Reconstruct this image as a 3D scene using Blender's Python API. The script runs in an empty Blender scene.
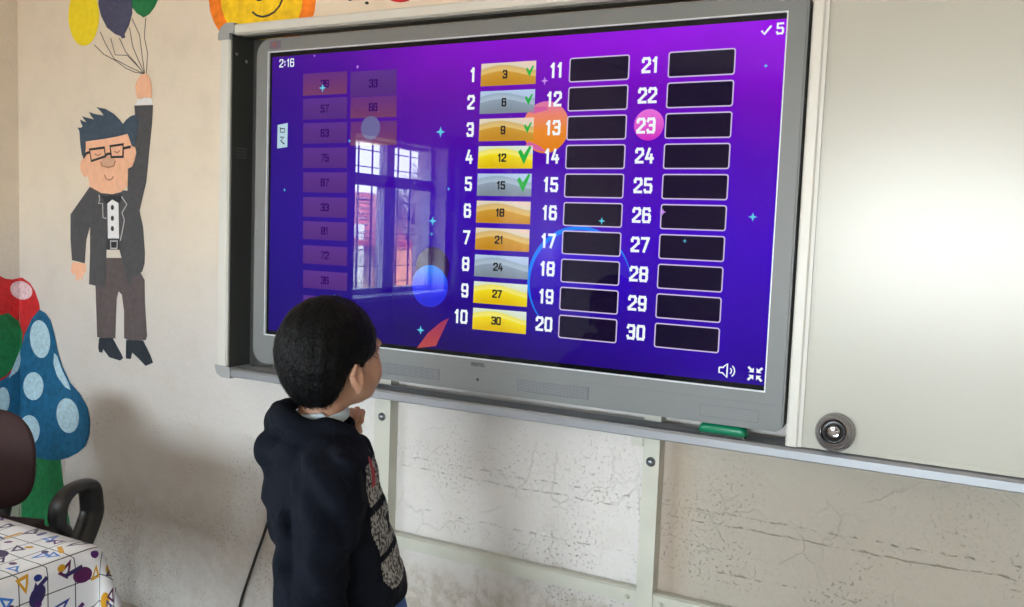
import bpy, bmesh, math, random
import numpy as np
from mathutils import Vector, Matrix
C = bpy.context.scene.collection
PI = math.pi
random.seed(7)

# ------------------------------------------------------------------ camera
CAM_LOC = (1.83989, -2.08987, 1.37340)
CAM_R = (0.886035, 0.462104, 0.037449)
CAM_U = (-0.070962, 0.055351, 0.995942)
CAM_F = (-0.458156, 0.885097, -0.081834)
cam_data = bpy.data.cameras.new('camera'); cam = bpy.data.objects.new('camera', cam_data); C.objects.link(cam)
cam_data.sensor_width = 36.0; cam_data.lens = 36.0 * 880 / 1024; cam_data.clip_start = 0.05
cr, cu, cf = Vector(CAM_R), Vector(CAM_U), Vector(CAM_F)
cam.matrix_world = Matrix(((cr.x, cu.x, -cf.x, CAM_LOC[0]), (cr.y, cu.y, -cf.y, CAM_LOC[1]), (cr.z, cu.z, -cf.z, CAM_LOC[2]), (0, 0, 0, 1)))
bpy.context.scene.camera = cam

# ------------------------------------------------------------------ exposure
vs = bpy.context.scene.view_settings
vs.view_transform = 'Standard'; vs.look = 'None'; vs.gamma = 1.0; vs.use_curve_mapping = False; vs.exposure = 0.0

# ------------------------------------------------------------------ daylight (sky above, sunlit yard below the horizon)
SKY = 90.0
w = bpy.data.worlds.new('daylight'); bpy.context.scene.world = w; w.use_nodes = True
nt = w.node_tree; nt.nodes.clear()
tc = nt.nodes.new('ShaderNodeTexCoord'); sx = nt.nodes.new('ShaderNodeSeparateXYZ'); rp = nt.nodes.new('ShaderNodeValToRGB')
mr = nt.nodes.new('ShaderNodeMapRange'); mr.inputs['From Min'].default_value = -1; mr.inputs['From Max'].default_value = 1
bg = nt.nodes.new('ShaderNodeBackground'); wo = nt.nodes.new('ShaderNodeOutputWorld')
nt.links.new(tc.outputs['Generated'], sx.inputs[0]); nt.links.new(sx.outputs['Z'], mr.inputs['Value'])
nt.links.new(mr.outputs[0], rp.inputs[0]); nt.links.new(rp.outputs[0], bg.inputs[0]); nt.links.new(bg.outputs[0], wo.inputs[0])
el = rp.color_ramp.elements
el[0].position = 0.0; el[0].color = (.50, .43, .36, 1)
el[1].position = 1.0; el[1].color = (.45, .66, 1.0, 1)
for pos, c in ((.47, (.50, .43, .36, 1)), (.50, (.92, .95, 1, 1)), (.62, (.72, .86, 1.0, 1))):
    e = el.new(pos); e.color = c
bg.inputs[1].default_value = SKY

sun_data = bpy.data.lights.new('sun', 'SUN'); sun_data.energy = 150.0; sun_data.angle = .01; sun_data.color = (1.0, .93, .82)
sun_lamp = bpy.data.objects.new('sun', sun_data); C.objects.link(sun_lamp)      # stands behind the school, lights the house across the yard
sun_lamp.rotation_euler = Vector((-.75, -.25, -.6)).to_track_quat('-Z', 'Y').to_euler()

# ------------------------------------------------------------------ room dimensions
WX, EX, BY, CZ = -1.34, 5.0, -7.6, 3.0            # left wall, right wall, back wall, ceiling
WINDOWS = [(-3.27, -2.27), (-5.10, -4.00)]      # y ranges of the windows in the left wall
FILL_WINDOWS = [(.45, 1.55), (1.8, 2.9)]          # x ranges of unseen windows added in the back wall for fill daylight
BZ0, BZ1 = 0.95, 2.0
WZ0, WZ1 = 0.95, 1.90
WOUT = WX - 0.24
for k, (y0, y1) in enumerate(WINDOWS):
    ld = bpy.data.lights.new('window_portal', 'AREA'); ld.shape = 'RECTANGLE'; ld.size = WZ1 - WZ0; ld.size_y = y1 - y0
    ld.cycles.is_portal = True
    lo = bpy.data.objects.new('window_portal', ld); C.objects.link(lo)
    lo.location = (WX - 0.20, (y0 + y1) / 2, (WZ0 + WZ1) / 2)
    lo.rotation_euler = (0, -PI / 2, 0)
for k, (x0, x1) in enumerate(FILL_WINDOWS):
    ld = bpy.data.lights.new('window_portal', 'AREA'); ld.shape = 'RECTANGLE'; ld.size = x1 - x0; ld.size_y = BZ1 - BZ0
    ld.cycles.is_portal = True
    lo = bpy.data.objects.new('window_portal', ld); C.objects.link(lo)
    lo.location = ((x0 + x1) / 2, BY - 0.16, (BZ0 + BZ1) / 2)
    lo.rotation_euler = (PI / 2, 0, 0)

# ------------------------------------------------------------------ materials
def nodes_of(m):
    return m.node_tree.nodes, m.node_tree.links
def mat(name, col, rough=.6, metal=0.0, spec=.5, bump=0, bscale=60, var=0, vscale=8, coat=0):
    m = bpy.data.materials.new(name); m.use_nodes = True
    n, l = nodes_of(m); b = n['Principled BSDF']
    b.inputs['Base Color'].default_value = (*col, 1); b.inputs['Roughness'].default_value = rough
    b.inputs['Metallic'].default_value = metal; b.inputs['Specular IOR Level'].default_value = spec
    b.inputs['Coat Weight'].default_value = coat
    t = n.new('ShaderNodeTexCoord')
    if var:
        nz = n.new('ShaderNodeTexNoise'); nz.inputs['Scale'].default_value = vscale; nz.inputs['Detail'].default_value = 5
        r = n.new('ShaderNodeValToRGB'); r.color_ramp.elements[0].position = .3; r.color_ramp.elements[1].position = .7
        r.color_ramp.elements[0].color = (*[c * (1 - var) for c in col], 1); r.color_ramp.elements[1].color = (*[min(1, c * (1 + var)) for c in col], 1)
        l.new(t.outputs['Object'], nz.inputs['Vector']); l.new(nz.outputs['Fac'], r.inputs[0]); l.new(r.outputs[0], b.inputs['Base Color'])
    if bump:
        nz = n.new('ShaderNodeTexNoise'); nz.inputs['Scale'].default_value = bscale; nz.inputs['Detail'].default_value = 4
        bp = n.new('ShaderNodeBump'); bp.inputs['Strength'].default_value = bump; bp.inputs['Distance'].default_value = .01
        l.new(t.outputs['Object'], nz.inputs['Vector']); l.new(nz.outputs['Fac'], bp.inputs['Height']); l.new(bp.outputs[0], b.inputs['Normal'])
    return m
def emis(name, col, strength=1.0):                       # a lit patch of the glossy screen
    m = bpy.data.materials.new(name); m.use_nodes = True
    b = m.node_tree.nodes['Principled BSDF']
    b.inputs['Base Color'].default_value = (.004, .004, .005, 1); b.inputs['Roughness'].default_value = .03; b.inputs['Specular IOR Level'].default_value = .22
    b.inputs['Emission Color'].default_value = (*col, 1); b.inputs['Emission Strength'].default_value = strength
    return m
def math_node(n, l, op, a, b=None, c=None, clamp=False):
    q = n.new('ShaderNodeMath'); q.operation = op; q.use_clamp = clamp
    for i, v in enumerate((a, b, c)):
        if v is None: continue
        if isinstance(v, (int, float)): q.inputs[i].default_value = v
        else: l.new(v, q.inputs[i])
    return q.outputs[0]
def mixrgb(n, l, fac, a, b):
    q = n.new('ShaderNodeMix'); q.data_type = 'RGBA'
    for s, v in ((q.inputs[0], fac), (q.inputs[6], a), (q.inputs[7], b)):
        if isinstance(v, (int, float)): s.default_value = v
        elif isinstance(v, tuple): s.default_value = (*v, 1)
        else: l.new(v, s)
    return q.outputs[2]

def plaster():
    m = bpy.data.materials.new('painted_plaster'); m.use_nodes = True
    n, l = nodes_of(m); b = n['Principled BSDF']; b.inputs['Roughness'].default_value = .75; b.inputs['Specular IOR Level'].default_value = .25
    t = n.new('ShaderNodeTexCoord'); s = n.new('ShaderNodeSeparateXYZ'); l.new(t.outputs['Object'], s.inputs[0])
    X, Z = s.outputs['X'], s.outputs['Z']
    def noise(sc, det=5, rough=.55, vec=None, dist=0):
        q = n.new('ShaderNodeTexNoise'); q.inputs['Scale'].default_value = sc; q.inputs['Detail'].default_value = det
        q.inputs['Roughness'].default_value = rough; q.inputs['Distortion'].default_value = dist
        l.new(vec or t.outputs['Object'], q.inputs['Vector']); return q.outputs['Fac']
    def ramp(v, a, c): 
        q = n.new('ShaderNodeMapRange'); q.interpolation_type = 'SMOOTHSTEP'; l.new(v, q.inputs[0]); q.inputs[1].default_value = a; q.inputs[2].default_value = c; return q.outputs[0]
    big = noise(1.6, 4); mid = noise(9, 6); fine = noise(70, 6, .65); speck = noise(120, 3, .6)
    # wall colour runs from a warm cream above to a colder white below
    zz = math_node(n, l, 'ADD', Z, math_node(n, l, 'MULTIPLY', math_node(n, l, 'SUBTRACT', big, .5), .5))
    up = ramp(zz, .9, 1.55)
    col = mixrgb(n, l, up, (.595, .565, .54), (.73, .635, .515))
    col = mixrgb(n, l, math_node(n, l, 'MULTIPLY', ramp(mid, .45, .75), .22), col, (.50, .44, .37))
    # right of the second post the lower wall turns browner, darkest along the post
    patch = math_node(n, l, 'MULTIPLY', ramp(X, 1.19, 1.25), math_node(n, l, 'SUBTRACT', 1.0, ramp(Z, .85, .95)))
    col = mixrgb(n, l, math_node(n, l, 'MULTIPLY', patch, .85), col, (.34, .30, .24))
    brown_strip = math_node(n, l, 'MULTIPLY', math_node(n, l, 'MULTIPLY', ramp(X, 1.195, 1.2), math_node(n, l, 'SUBTRACT', 1.0, ramp(math_node(n, l, 'ADD', X, math_node(n, l, 'MULTIPLY', big, .05)), 1.24, 1.33))), math_node(n, l, 'SUBTRACT', 1.0, ramp(Z, .85, .95)))
    col = mixrgb(n, l, math_node(n, l, 'MULTIPLY', brown_strip, .55), col, (.34, .25, .17))
    # grime, thickest near the floor
    low = math_node(n, l, 'SUBTRACT', 1.0, ramp(zz, .22, .62))
    dirt = math_node(n, l, 'MULTIPLY', low, ramp(noise(14, 8, .7), .38, .62))
    col = mixrgb(n, l, math_node(n, l, 'MULTIPLY', dirt, .18), col, (.36, .32, .27))
    foot = math_node(n, l, 'SUBTRACT', 1.0, ramp(math_node(n, l, 'ADD', Z, math_node(n, l, 'MULTIPLY', math_node(n, l, 'SUBTRACT', mid, .5), .25)), .36, .47))
    foot = math_node(n, l, 'MULTIPLY', foot, math_node(n, l, 'ADD', .45, math_node(n, l, 'MULTIPLY', ramp(X, -.2, .5), .55)))
    col = mixrgb(n, l, math_node(n, l, 'MULTIPLY', foot, math_node(n, l, 'ADD', .35, math_node(n, l, 'MULTIPLY', ramp(noise(30, 6, .7), .4, .6), .45))), col, (.36, .31, .25))
    pits = math_node(n, l, 'MULTIPLY', ramp(speck, .58, .68), math_node(n, l, 'MULTIPLY', math_node(n, l, 'ADD', math_node(n, l, 'MULTIPLY', math_node(n, l, 'SUBTRACT', 1.0, ramp(zz, .45, 1.0)), .9), .08), ramp(noise(3.5, 3), .42, .62)))
    col = mixrgb(n, l, math_node(n, l, 'MULTIPLY', pits, .75), col, (.16, .15, .14))
    # board joints under the whiteboard: thin horizontal cracks broken up by noise
    crack = None; ridge = None
    wob = math_node(n, l, 'MULTIPLY', math_node(n, l, 'SUBTRACT', noise(7, 8, .7), .5), .035)
    right = ramp(X, .38, .46)
    for z0, th, brk in ((.712, .0016, .49), (.683, .0014, .46), (.566, .0014, .50)):
        d = math_node(n, l, 'ABSOLUTE', math_node(n, l, 'SUBTRACT', math_node(n, l, 'ADD', Z, wob), z0))
        q = math_node(n, l, 'SUBTRACT', 1.0, ramp(d, th * .4, th * 1.8))
        q = math_node(n, l, 'MULTIPLY', math_node(n, l, 'MULTIPLY', q, right), ramp(noise(16 + z0 * 19, 8, .7), brk, brk + .16))
        crack = q if crack is None else math_node(n, l, 'MAXIMUM', crack, q)
    col = mixrgb(n, l, math_node(n, l, 'MULTIPLY', crack, .30), col, (.25, .20, .16))
    l.new(col, b.inputs['Base Color'])
    # relief: trowelled plaster, lumps in the lower half, cracks sunk in
    vo = n.new('ShaderNodeTexVoronoi'); vo.feature = 'DISTANCE_TO_EDGE'; vo.inputs['Scale'].default_value = 9
    dv = n.new('ShaderNodeMixRGB'); dv.inputs[0].default_value = .25; l.new(t.outputs['Object'], dv.inputs[1])
    nzc = n.new('ShaderNodeTexNoise'); nzc.inputs['Scale'].default_value = 4; nzc.inputs['Detail'].default_value = 6; l.new(t.outputs['Object'], nzc.inputs['Vector']); l.new(nzc.outputs['Color'], dv.inputs[2])
    l.new(dv.outputs[0], vo.inputs['Vector'])
    flake = math_node(n, l, 'MULTIPLY', math_node(n, l, 'SUBTRACT', 1.0, ramp(vo.outputs['Distance'], 0.0, .02)), math_node(n, l, 'SUBTRACT', 1.0, ramp(zz, .75, 1.1)))
    flake = math_node(n, l, 'MULTIPLY', flake, ramp(noise(5, 3), .46, .6))
    h = math_node(n, l, 'MULTIPLY', mid, .8)
    h = math_node(n, l, 'ADD', h, math_node(n, l, 'MULTIPLY', fine, .35))
    h = math_node(n, l, 'ADD', h, math_node(n, l, 'MULTIPLY', noise(28, 5), math_node(n, l, 'MULTIPLY', math_node(n, l, 'SUBTRACT', 1.15, up), .7)))
    h = math_node(n, l, 'SUBTRACT', h, math_node(n, l, 'MULTIPLY', crack, .9))
    h = math_node(n, l, 'SUBTRACT', h, math_node(n, l, 'MULTIPLY', pits, .6))
    h = math_node(n, l, 'SUBTRACT', h, math_node(n, l, 'MULTIPLY', flake, .25))
    bp = n.new('ShaderNodeBump'); bp.inputs['Strength'].default_value = .8; bp.inputs['Distance'].default_value = .008
    l.new(h, bp.inputs['Height']); l.new(bp.outputs[0], b.inputs['Normal'])
    return m

M = dict(
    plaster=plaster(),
    ceiling=mat('ceiling_paint', (.84, .81, .77), .85, bump=.1),
    floor=mat('grey_linoleum', (.46, .42, .38), .5, var=.08, vscale=12),
    winframe=mat('white_window_paint', (.75, .75, .76), .4),
    steel_paint=mat('greenish_white_steel_paint', (.47, .465, .40), .45, var=.05, vscale=14),
    bolt=mat('zinc_bolt', (.30, .32, .35), .35, metal=.9),
    alu=mat('brushed_aluminium', (.30, .31, .33), .38, metal=.65, bump=.03, bscale=90),
    alu_white=mat('white_lacquered_aluminium', (.58, .57, .525), .35),
    cap=mat('grey_plastic_cap', (.30, .31, .31), .5),
    charcoal=mat('charcoal_plastic', (.046, .048, .045), .5, bump=.05, bscale=200),
    vent=mat('vent_grey', (.085, .09, .088), .5),
    bezel=mat('grey_bezel_paint', (.145, .155, .155), .42, spec=.5, bump=.02, bscale=300),
    bezel_lip=mat('pale_bezel_lip', (.62, .65, .68), .3),
    bezel_line=mat('bezel_seam', (.12, .13, .14), .5),
    black=mat('screen_black', (.004, .004, .005), .05, spec=.25),
    ink=mat('dark_print', (.02, .02, .025), .5),
    board=mat('whiteboard_enamel', (.40, .39, .335), .28, spec=.5, bump=.01, bscale=4, var=.02, vscale=2),
    green=mat('green_eraser_plastic', (.0, .16, .075), .35, bump=.03),
    felt=mat('dark_felt', (.03, .04, .035), .9),
    chrome=mat('chrome', (.36, .35, .38), .07, metal=1.0),
    lens=mat('black_gloss', (.006, .006, .008), .25, spec=.3),
    hair=mat('black_hair', (.0016, .0016, .002), .5, spec=.12, bump=.3, bscale=180),
    hoodie=mat('navy_black_fleece', (.0030, .0042, .0085), .85, spec=.08, bump=.25, bscale=420),
    print=None,
    red_print=mat('red_print', (.28, .02, .03), .8),
    jeans=mat('blue_denim', (.02, .07, .26), .8, bump=.2, bscale=500),
    tee=mat('pale_cotton', (.40, .48, .54), .85, bump=.1, bscale=300),
    shoe=mat('dark_sneaker', (.05, .05, .06), .6), sole=mat('white_rubber', (.65, .65, .62), .6),
    eyewhite=mat('eye_white', (.75, .72, .70), .25), iris=mat('dark_iris', (.02, .01, .006), .15),
    chairpad=mat('dark_maroon_fabric', (.030, .009, .010), .8, bump=.2, bscale=400),
    chairblack=mat('black_chair_plastic', (.012, .012, .014), .3, bump=.02, bscale=80),
    rubber=mat('black_cable_rubber', (.01, .01, .01), .5),
    tablewood=mat('beech_laminate', (.45, .30, .17), .5, var=.2),
    tile_roof=mat('red_roof_tiles', (.55, .12, .07), .8, var=.3, vscale=9),
    orange_wall=mat('orange_render', (.78, .33, .14), .8, var=.1),
    brown_wall=mat('brown_render', (.30, .22, .20), .8, var=.15),
    white_post=mat('white_post_paint', (.8, .8, .75), .6),
    bark=mat('bare_bark', (.30, .24, .22), .9, var=.3, vscale=20),
    grille=mat('black_iron', (.02, .02, .02), .6),
)
# screen speaker cloth: fine holes in the bezel paint
def skin():
    m = bpy.data.materials.new('child_skin'); m.use_nodes = True
    n, l = nodes_of(m); b = n['Principled BSDF']
    b.inputs['Base Color'].default_value = (.40, .215, .14, 1); b.inputs['Roughness'].default_value = .5
    b.inputs['Subsurface Weight'].default_value = .12; b.inputs['Subsurface Radius'].default_value = (1, .35, .2); b.inputs['Subsurface Scale'].default_value = .008
    t = n.new('ShaderNodeTexCoord'); q = n.new('ShaderNodeTexNoise'); q.inputs['Scale'].default_value = 60
    l.new(t.outputs['Object'], q.inputs['Vector']); l.new(mixrgb(n, l, q.outputs['Fac'], (.37, .19, .12), (.43, .24, .16)), b.inputs['Base Color'])
    return m
M['skin'] = skin(); M['lip'] = mat('lips', (.36, .13, .10), .45)
def fleece():
    m = mat('navy_black_fleece', (.0032, .0046, .0092), .85, spec=.10); n, l = nodes_of(m); b = n['Principled BSDF']
    t = n.new('ShaderNodeTexCoord'); mp = n.new('ShaderNodeMapping'); mp.inputs['Rotation'].default_value = (.5, .3, .4); mp.inputs['Scale'].default_value = (1, 1, .55); l.new(t.outputs['Object'], mp.inputs['Vector'])
    a = n.new('ShaderNodeTexNoise'); a.inputs['Scale'].default_value = 10; a.inputs['Detail'].default_value = 3; a.inputs['Distortion'].default_value = .5; l.new(mp.outputs[0], a.inputs['Vector'])
    r_ = math_node(n, l, 'ABSOLUTE', math_node(n, l, 'SUBTRACT', a.outputs['Fac'], .5)); r_ = math_node(n, l, 'POWER', r_, .6)
    c = n.new('ShaderNodeTexNoise'); c.inputs['Scale'].default_value = 420; l.new(t.outputs['Object'], c.inputs['Vector'])
    h = math_node(n, l, 'ADD', r_, math_node(n, l, 'MULTIPLY', c.outputs['Fac'], .03))
    bp = n.new('ShaderNodeBump'); bp.inputs['Strength'].default_value = .6; bp.inputs['Distance'].default_value = .014; l.new(h, bp.inputs['Height']); l.new(bp.outputs[0], b.inputs['Normal']); return m
M['hoodie'] = fleece()
def distressed():
    m = mat('pale_distressed_print', (.30, .30, .29), .8); n, l = nodes_of(m); b = n['Principled BSDF']
    t = n.new('ShaderNodeTexCoord'); q = n.new('ShaderNodeTexNoise'); q.inputs['Scale'].default_value = 170; q.inputs['Detail'].default_value = 4; l.new(t.outputs['Object'], q.inputs['Vector'])
    r = n.new('ShaderNodeMapRange'); l.new(q.outputs['Fac'], r.inputs[0]); r.inputs[1].default_value = .44; r.inputs[2].default_value = .54
    l.new(mixrgb(n, l, r.outputs[0], (.010, .012, .018), (.30, .30, .28)), b.inputs['Base Color']); return m
M['print'] = distressed()
def grille_cloth():
    m = mat('speaker_perforation', (.11, .12, .13), .6); n, l = nodes_of(m); b = n['Principled BSDF']
    t = n.new('ShaderNodeTexCoord'); v = n.new('ShaderNodeTexVoronoi'); v.inputs['Scale'].default_value = 260; v.inputs['Randomness'].default_value = 0
    l.new(t.outputs['Object'], v.inputs['Vector'])
    q = n.new('ShaderNodeMapRange'); l.new(v.outputs['Distance'], q.inputs[0]); q.inputs[1].default_value = .25; q.inputs[2].default_value = .4
    l.new(mixrgb(n, l, q.outputs[0], (.05, .055, .06), (.16, .17, .18)), b.inputs['Base Color']); return m
M['perforation'] = grille_cloth()
def brush_paint(name, col, var=.12, sc=40):
    return mat(name, col, .7, spec=.3, var=var, vscale=sc, bump=.35, bscale=60)
P = dict(
    suit=brush_paint('paint_charcoal_suit', (.075, .075, .082), .1), trousers=brush_paint('paint_grey_brown', (.105, .085, .088), .12),
    shoe=brush_paint('paint_black_shoe', (.022, .030, .042), .1), hair=brush_paint('paint_slate_hair', (.050, .078, .115), .1),
    skin=brush_paint('paint_peach', (.83, .46, .30), .05), nose=brush_paint('paint_tan_nose', (.62, .36, .24), .05),
    white=brush_paint('paint_white', (.78, .77, .78), .04), line=mat('paint_black_line', (.018, .022, .03), .6), brown=mat('paint_brown_line', (.32, .14, .08), .7),
    grey=mat('paint_grey_line', (.50, .50, .50), .7), string=mat('paint_string', (.10, .085, .08), .7),
    yellow=brush_paint('paint_yellow', (.85, .66, .02), .06), navy=brush_paint('paint_navy', (.070, .072, .135), .1), green=brush_paint('paint_green', (.012, .17, .055), .2),
    red=brush_paint('paint_red', (.52, .022, .025), .15), blue=brush_paint('paint_blue', (.010, .105, .22), .22), pale=brush_paint('paint_pale_blue', (.42, .60, .70), .18, 90),
    pink=brush_paint('paint_pink', (.70, .52, .55), .2, 90), orange=brush_paint('paint_orange', (.88, .20, .012), .25, 30), sunyellow=brush_paint('paint_sun_yellow', (.90, .55, .012), .22, 30),
)

# ------------------------------------------------------------------ mesh helpers
class MB:
    def __init__(s): s.v = []; s.f = []; s.mi = []; s.smooth = []
    def add(s, vs_, fs, mi=0, smooth=False):
        o = len(s.v); s.v += [tuple(v) for v in vs_]
        for f in fs: s.f.append([o + i for i in f]); s.mi.append(mi); s.smooth.append(smooth)
    def box(s, a, b, mi=0):
        x0, y0, z0 = a; x1, y1, z1 = b
        x0, x1 = min(x0, x1), max(x0, x1); y0, y1 = min(y0, y1), max(y0, y1); z0, z1 = min(z0, z1), max(z0, z1)
        s.add([(x0, y0, z0), (x1, y0, z0), (x1, y1, z0), (x0, y1, z0), (x0, y0, z1), (x1, y0, z1), (x1, y1, z1), (x0, y1, z1)],
              [(0, 3, 2, 1), (4, 5, 6, 7), (0, 1, 5, 4), (1, 2, 6, 5), (2, 3, 7, 6), (3, 0, 4, 7)], mi)
    def bbox(s, a, b, r, mi=0):                               # bevelled box
        bm = bmesh.new(); bmesh.ops.create_cube(bm, size=1)
        for v in bm.verts: v.co = Vector([(a[i] + b[i]) / 2 + v.co[i] * abs(b[i] - a[i]) for i in range(3)])
        bmesh.ops.bevel(bm, geom=bm.edges[:], offset=r, segments=2, affect='EDGES', profile=.6)
        s.from_bm(bm, mi)
    def from_bm(s, bm, mi=0, smooth=False, mtx=None):
        bm.verts.index_update()
        s.add([(mtx @ v.co if mtx else v.co) for v in bm.verts], [[v.index for v in f.verts] for f in bm.faces], mi, smooth); bm.free()
    def extrude(s, prof, axis, a0, a1, mi=0, smooth=False):   # prof: 2-D loop; axis 0: (y,z), 1: (x,z), 2: (x,y)
        def P3(p, a): return [(a, p[0], p[1]), (p[0], a, p[1]), (p[0], p[1], a)][axis]
        n = len(prof); vs_ = [P3(p, a0) for p in prof] + [P3(p, a1) for p in prof]
        fs = [(i, (i + 1) % n, n + (i + 1) % n, n + i) for i in range(n)] + [tuple(range(n))[::-1], tuple(range(n, 2 * n))]
        s.add(vs_, fs, mi, smooth)
    def lathe(s, prof, mtx=None, n=40, mi=0):                  # prof [(r, h)] about z
        vs_ = []; fs = []; mtx = mtx or Matrix()
        for r, h in prof:
            for k in range(n): vs_.append(mtx @ Vector((r * math.cos(2 * PI * k / n), r * math.sin(2 * PI * k / n), h)))
        for i in range(len(prof) - 1):
            for k in range(n): fs.append((i * n + k, i * n + (k + 1) % n, (i + 1) * n + (k + 1) % n, (i + 1) * n + k))
        fs.append(tuple(range(n))[::-1]); fs.append(tuple((len(prof) - 1) * n + k for k in range(n)))
        s.add(vs_, fs, mi, True)
    def tube(s, pts, r, n=10, mi=0, flat=None, closed=False):   # sweep; r number or list; flat=(a,b) section scale
        pts = [Vector(p) for p in pts]; m = len(pts); rr = r if isinstance(r, (list, tuple)) else [r] * m
        up = None; vs_ = []; fs = []
        for i, p in enumerate(pts):
            if closed: t = (pts[(i + 1) % m] - pts[i - 1]).normalized()
            else: t = (pts[min(i + 1, m - 1)] - pts[max(i - 1, 0)]).normalized()
            if up is None: up = t.orthogonal().normalized() if flat is None else (Vector(flat[2]) - t * t.dot(Vector(flat[2]))).normalized()
            up = (up - t * up.dot(t)).normalized(); sd = t.cross(up)
            a, b = (1, 1) if flat is None else flat[:2]
            for k in range(n):
                an = 2 * PI * k / n; vs_.append(p + up * math.cos(an) * rr[i] * a + sd * math.sin(an) * rr[i] * b)
        for i in range(m if closed else m - 1):
            j = (i + 1) % m
            for k in range(n): fs.append((i * n + k, i * n + (k + 1) % n, j * n + (k + 1) % n, j * n + k))
        if not closed: fs.append(tuple(range(n))[::-1]); fs.append(tuple((m - 1) * n + k for k in range(n)))
        s.add(vs_, fs, mi, True)
    def plate(s, poly, y, th, mi=0):                            # a flat xz outline with a real thickness, front at y-th
        if len(poly) < 3: return
        s.extrude([tuple(p) for p in poly], 1, y - th, y, mi)
    def stroke(s, pts, wd, y, th, mi=0, closed=False):          # flat line of width wd in the xz plane
        m = len(pts); L = []; Rr = []
        for i in range(m):
            if closed and i in (0, m - 1): a, b = pts[m - 2], pts[1]
            else: a, b = pts[max(i - 1, 0)], pts[min(i + 1, m - 1)]
            dx, dz = b[0] - a[0], b[1] - a[1]; d = math.hypot(dx, dz) or 1
            nx, nz = -dz / d * wd / 2, dx / d * wd / 2
            L.append((pts[i][0] + nx, pts[i][1] + nz)); Rr.append((pts[i][0] - nx, pts[i][1] - nz))
        for i in range(m - 1): s.plate([L[i], L[i + 1], Rr[i + 1], Rr[i]], y, th, mi)
    def build(s, name, mats, parent=None, local=False, kind=None):
        me = bpy.data.meshes.new(name)
        off = Vector((0, 0, 0))
        if parent is not None and not local:
            q = parent
            while q is not None: off += q.location; q = q.parent
        me.from_pydata([tuple(Vector(v) - off) for v in s.v], [], s.f)
        for m_ in (mats if isinstance(mats, (list, tuple)) else [mats]): me.materials.append(m_)
        me.polygons.foreach_set('material_index', s.mi); me.polygons.foreach_set('use_smooth', s.smooth)
        me.update(); bm = bmesh.new(); bm.from_mesh(me); bmesh.ops.recalc_face_normals(bm, faces=bm.faces[:]); bm.to_mesh(me); bm.free()
        o = bpy.data.objects.new(name, me); C.objects.link(o)
        if parent is not None: o.parent = parent
        if kind: o['kind'] = kind
        return o
def tag(o, label=None, cat=None, group=None):
    if label: o['label'] = label
    if cat: o['category'] = cat
    if group: o['group'] = group
    return o
def thing(name, loc, label, cat, rz=0, group=None):
    o = bpy.data.objects.new(name, None); C.objects.link(o); o.location = loc; o.rotation_euler = (0, 0, rz); o.empty_display_size = .1
    return tag(o, label, cat, group)
def one(name, mb, m, label, cat, group=None): return tag(mb.build(name, m), label, cat, group)
def smooth_curve(pts, k=6):
    pts = [Vector(p) for p in pts]; out = []
    for i in range(len(pts) - 1):
        p0 = pts[max(i - 1, 0)]; p1 = pts[i]; p2 = pts[i + 1]; p3 = pts[min(i + 2, len(pts) - 1)]
        for j in range(k):
            t = j / k
            out.append(.5 * ((2 * p1) + (p2 - p0) * t + (2 * p0 - 5 * p1 + 4 * p2 - p3) * t * t + (3 * p1 - p0 - 3 * p2 + p3) * t ** 3))
    out.append(pts[-1]); return out
def rounded(x0, z0, x1, z1, r, n=6, radii=None):
    rr = radii or (r, r, r, r); out = []
    for (cx, cz, a0, q) in ((x1, z1, 0, rr[0]), (x0, z1, 90, rr[1]), (x0, z0, 180, rr[2]), (x1, z0, 270, rr[3])):
        sx_ = -1 if cx == x1 else 1; sz_ = -1 if cz == z1 else 1
        for k in range(n + 1):
            a = math.radians(a0 + 90 * k / n); out.append((cx + sx_ * q + q * math.cos(a), cz + sz_ * q + q * math.sin(a)))
    return out
def ring_plate(mb, outer, inner, y0, y1, mi=0):                 # frame between two loops with the same point count, between y0 (back) and y1 (front)
    n = len(outer)
    vs_ = [(x, y, z) for y in (y0, y1) for L in (outer, inner) for x, z in L]
    fs = []
    for i in range(n):
        j = (i + 1) % n
        fs += [(2 * n + i, 2 * n + j, 3 * n + j, 3 * n + i), (i, n + i, n + j, j), (i, j, 2 * n + j, 2 * n + i), (n + i, 3 * n + i, 3 * n + j, n + j)]
    mb.add(vs_, fs, mi)

# ------------------------------------------------------------------ the room
def structure(name, mb, m, parent=None): return mb.build(name, m, parent, kind='structure')
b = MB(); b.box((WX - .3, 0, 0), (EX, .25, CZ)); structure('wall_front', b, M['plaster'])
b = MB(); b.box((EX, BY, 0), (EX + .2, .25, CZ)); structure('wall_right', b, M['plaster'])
b = MB(); b.box((WX - .3, BY - .2, 0), (EX + .2, BY, BZ0)); b.box((WX - .3, BY - .2, BZ1), (EX + .2, BY, CZ)); edge = WX - .3
for x0, x1 in FILL_WINDOWS:
    b.box((edge, BY - .2, BZ0), (x0, BY, BZ1)); edge = x1
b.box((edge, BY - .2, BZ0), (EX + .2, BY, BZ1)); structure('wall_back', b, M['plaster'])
b = MB(); b.box((WX - .3, BY - .2, -.1), (EX + .2, .25, 0)); structure('floor', b, M['floor'])
b = MB(); b.box((WX - .3, BY - .2, CZ), (EX + .2, .25, CZ + .1)); structure('ceiling', b, M['ceiling'])
b = MB(); ys = [0.0]
b.box((WOUT, BY, 0), (WX, 0, WZ0)); b.box((WOUT, BY, WZ1), (WX, 0, CZ))
edge = 0.0
for y0, y1 in WINDOWS:
    b.box((WOUT, y1, WZ0), (WX, edge, WZ1)); edge = y0
b.box((WOUT, BY, WZ0), (WX, edge, WZ1))
structure('wall_left', b, M['plaster'])

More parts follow.
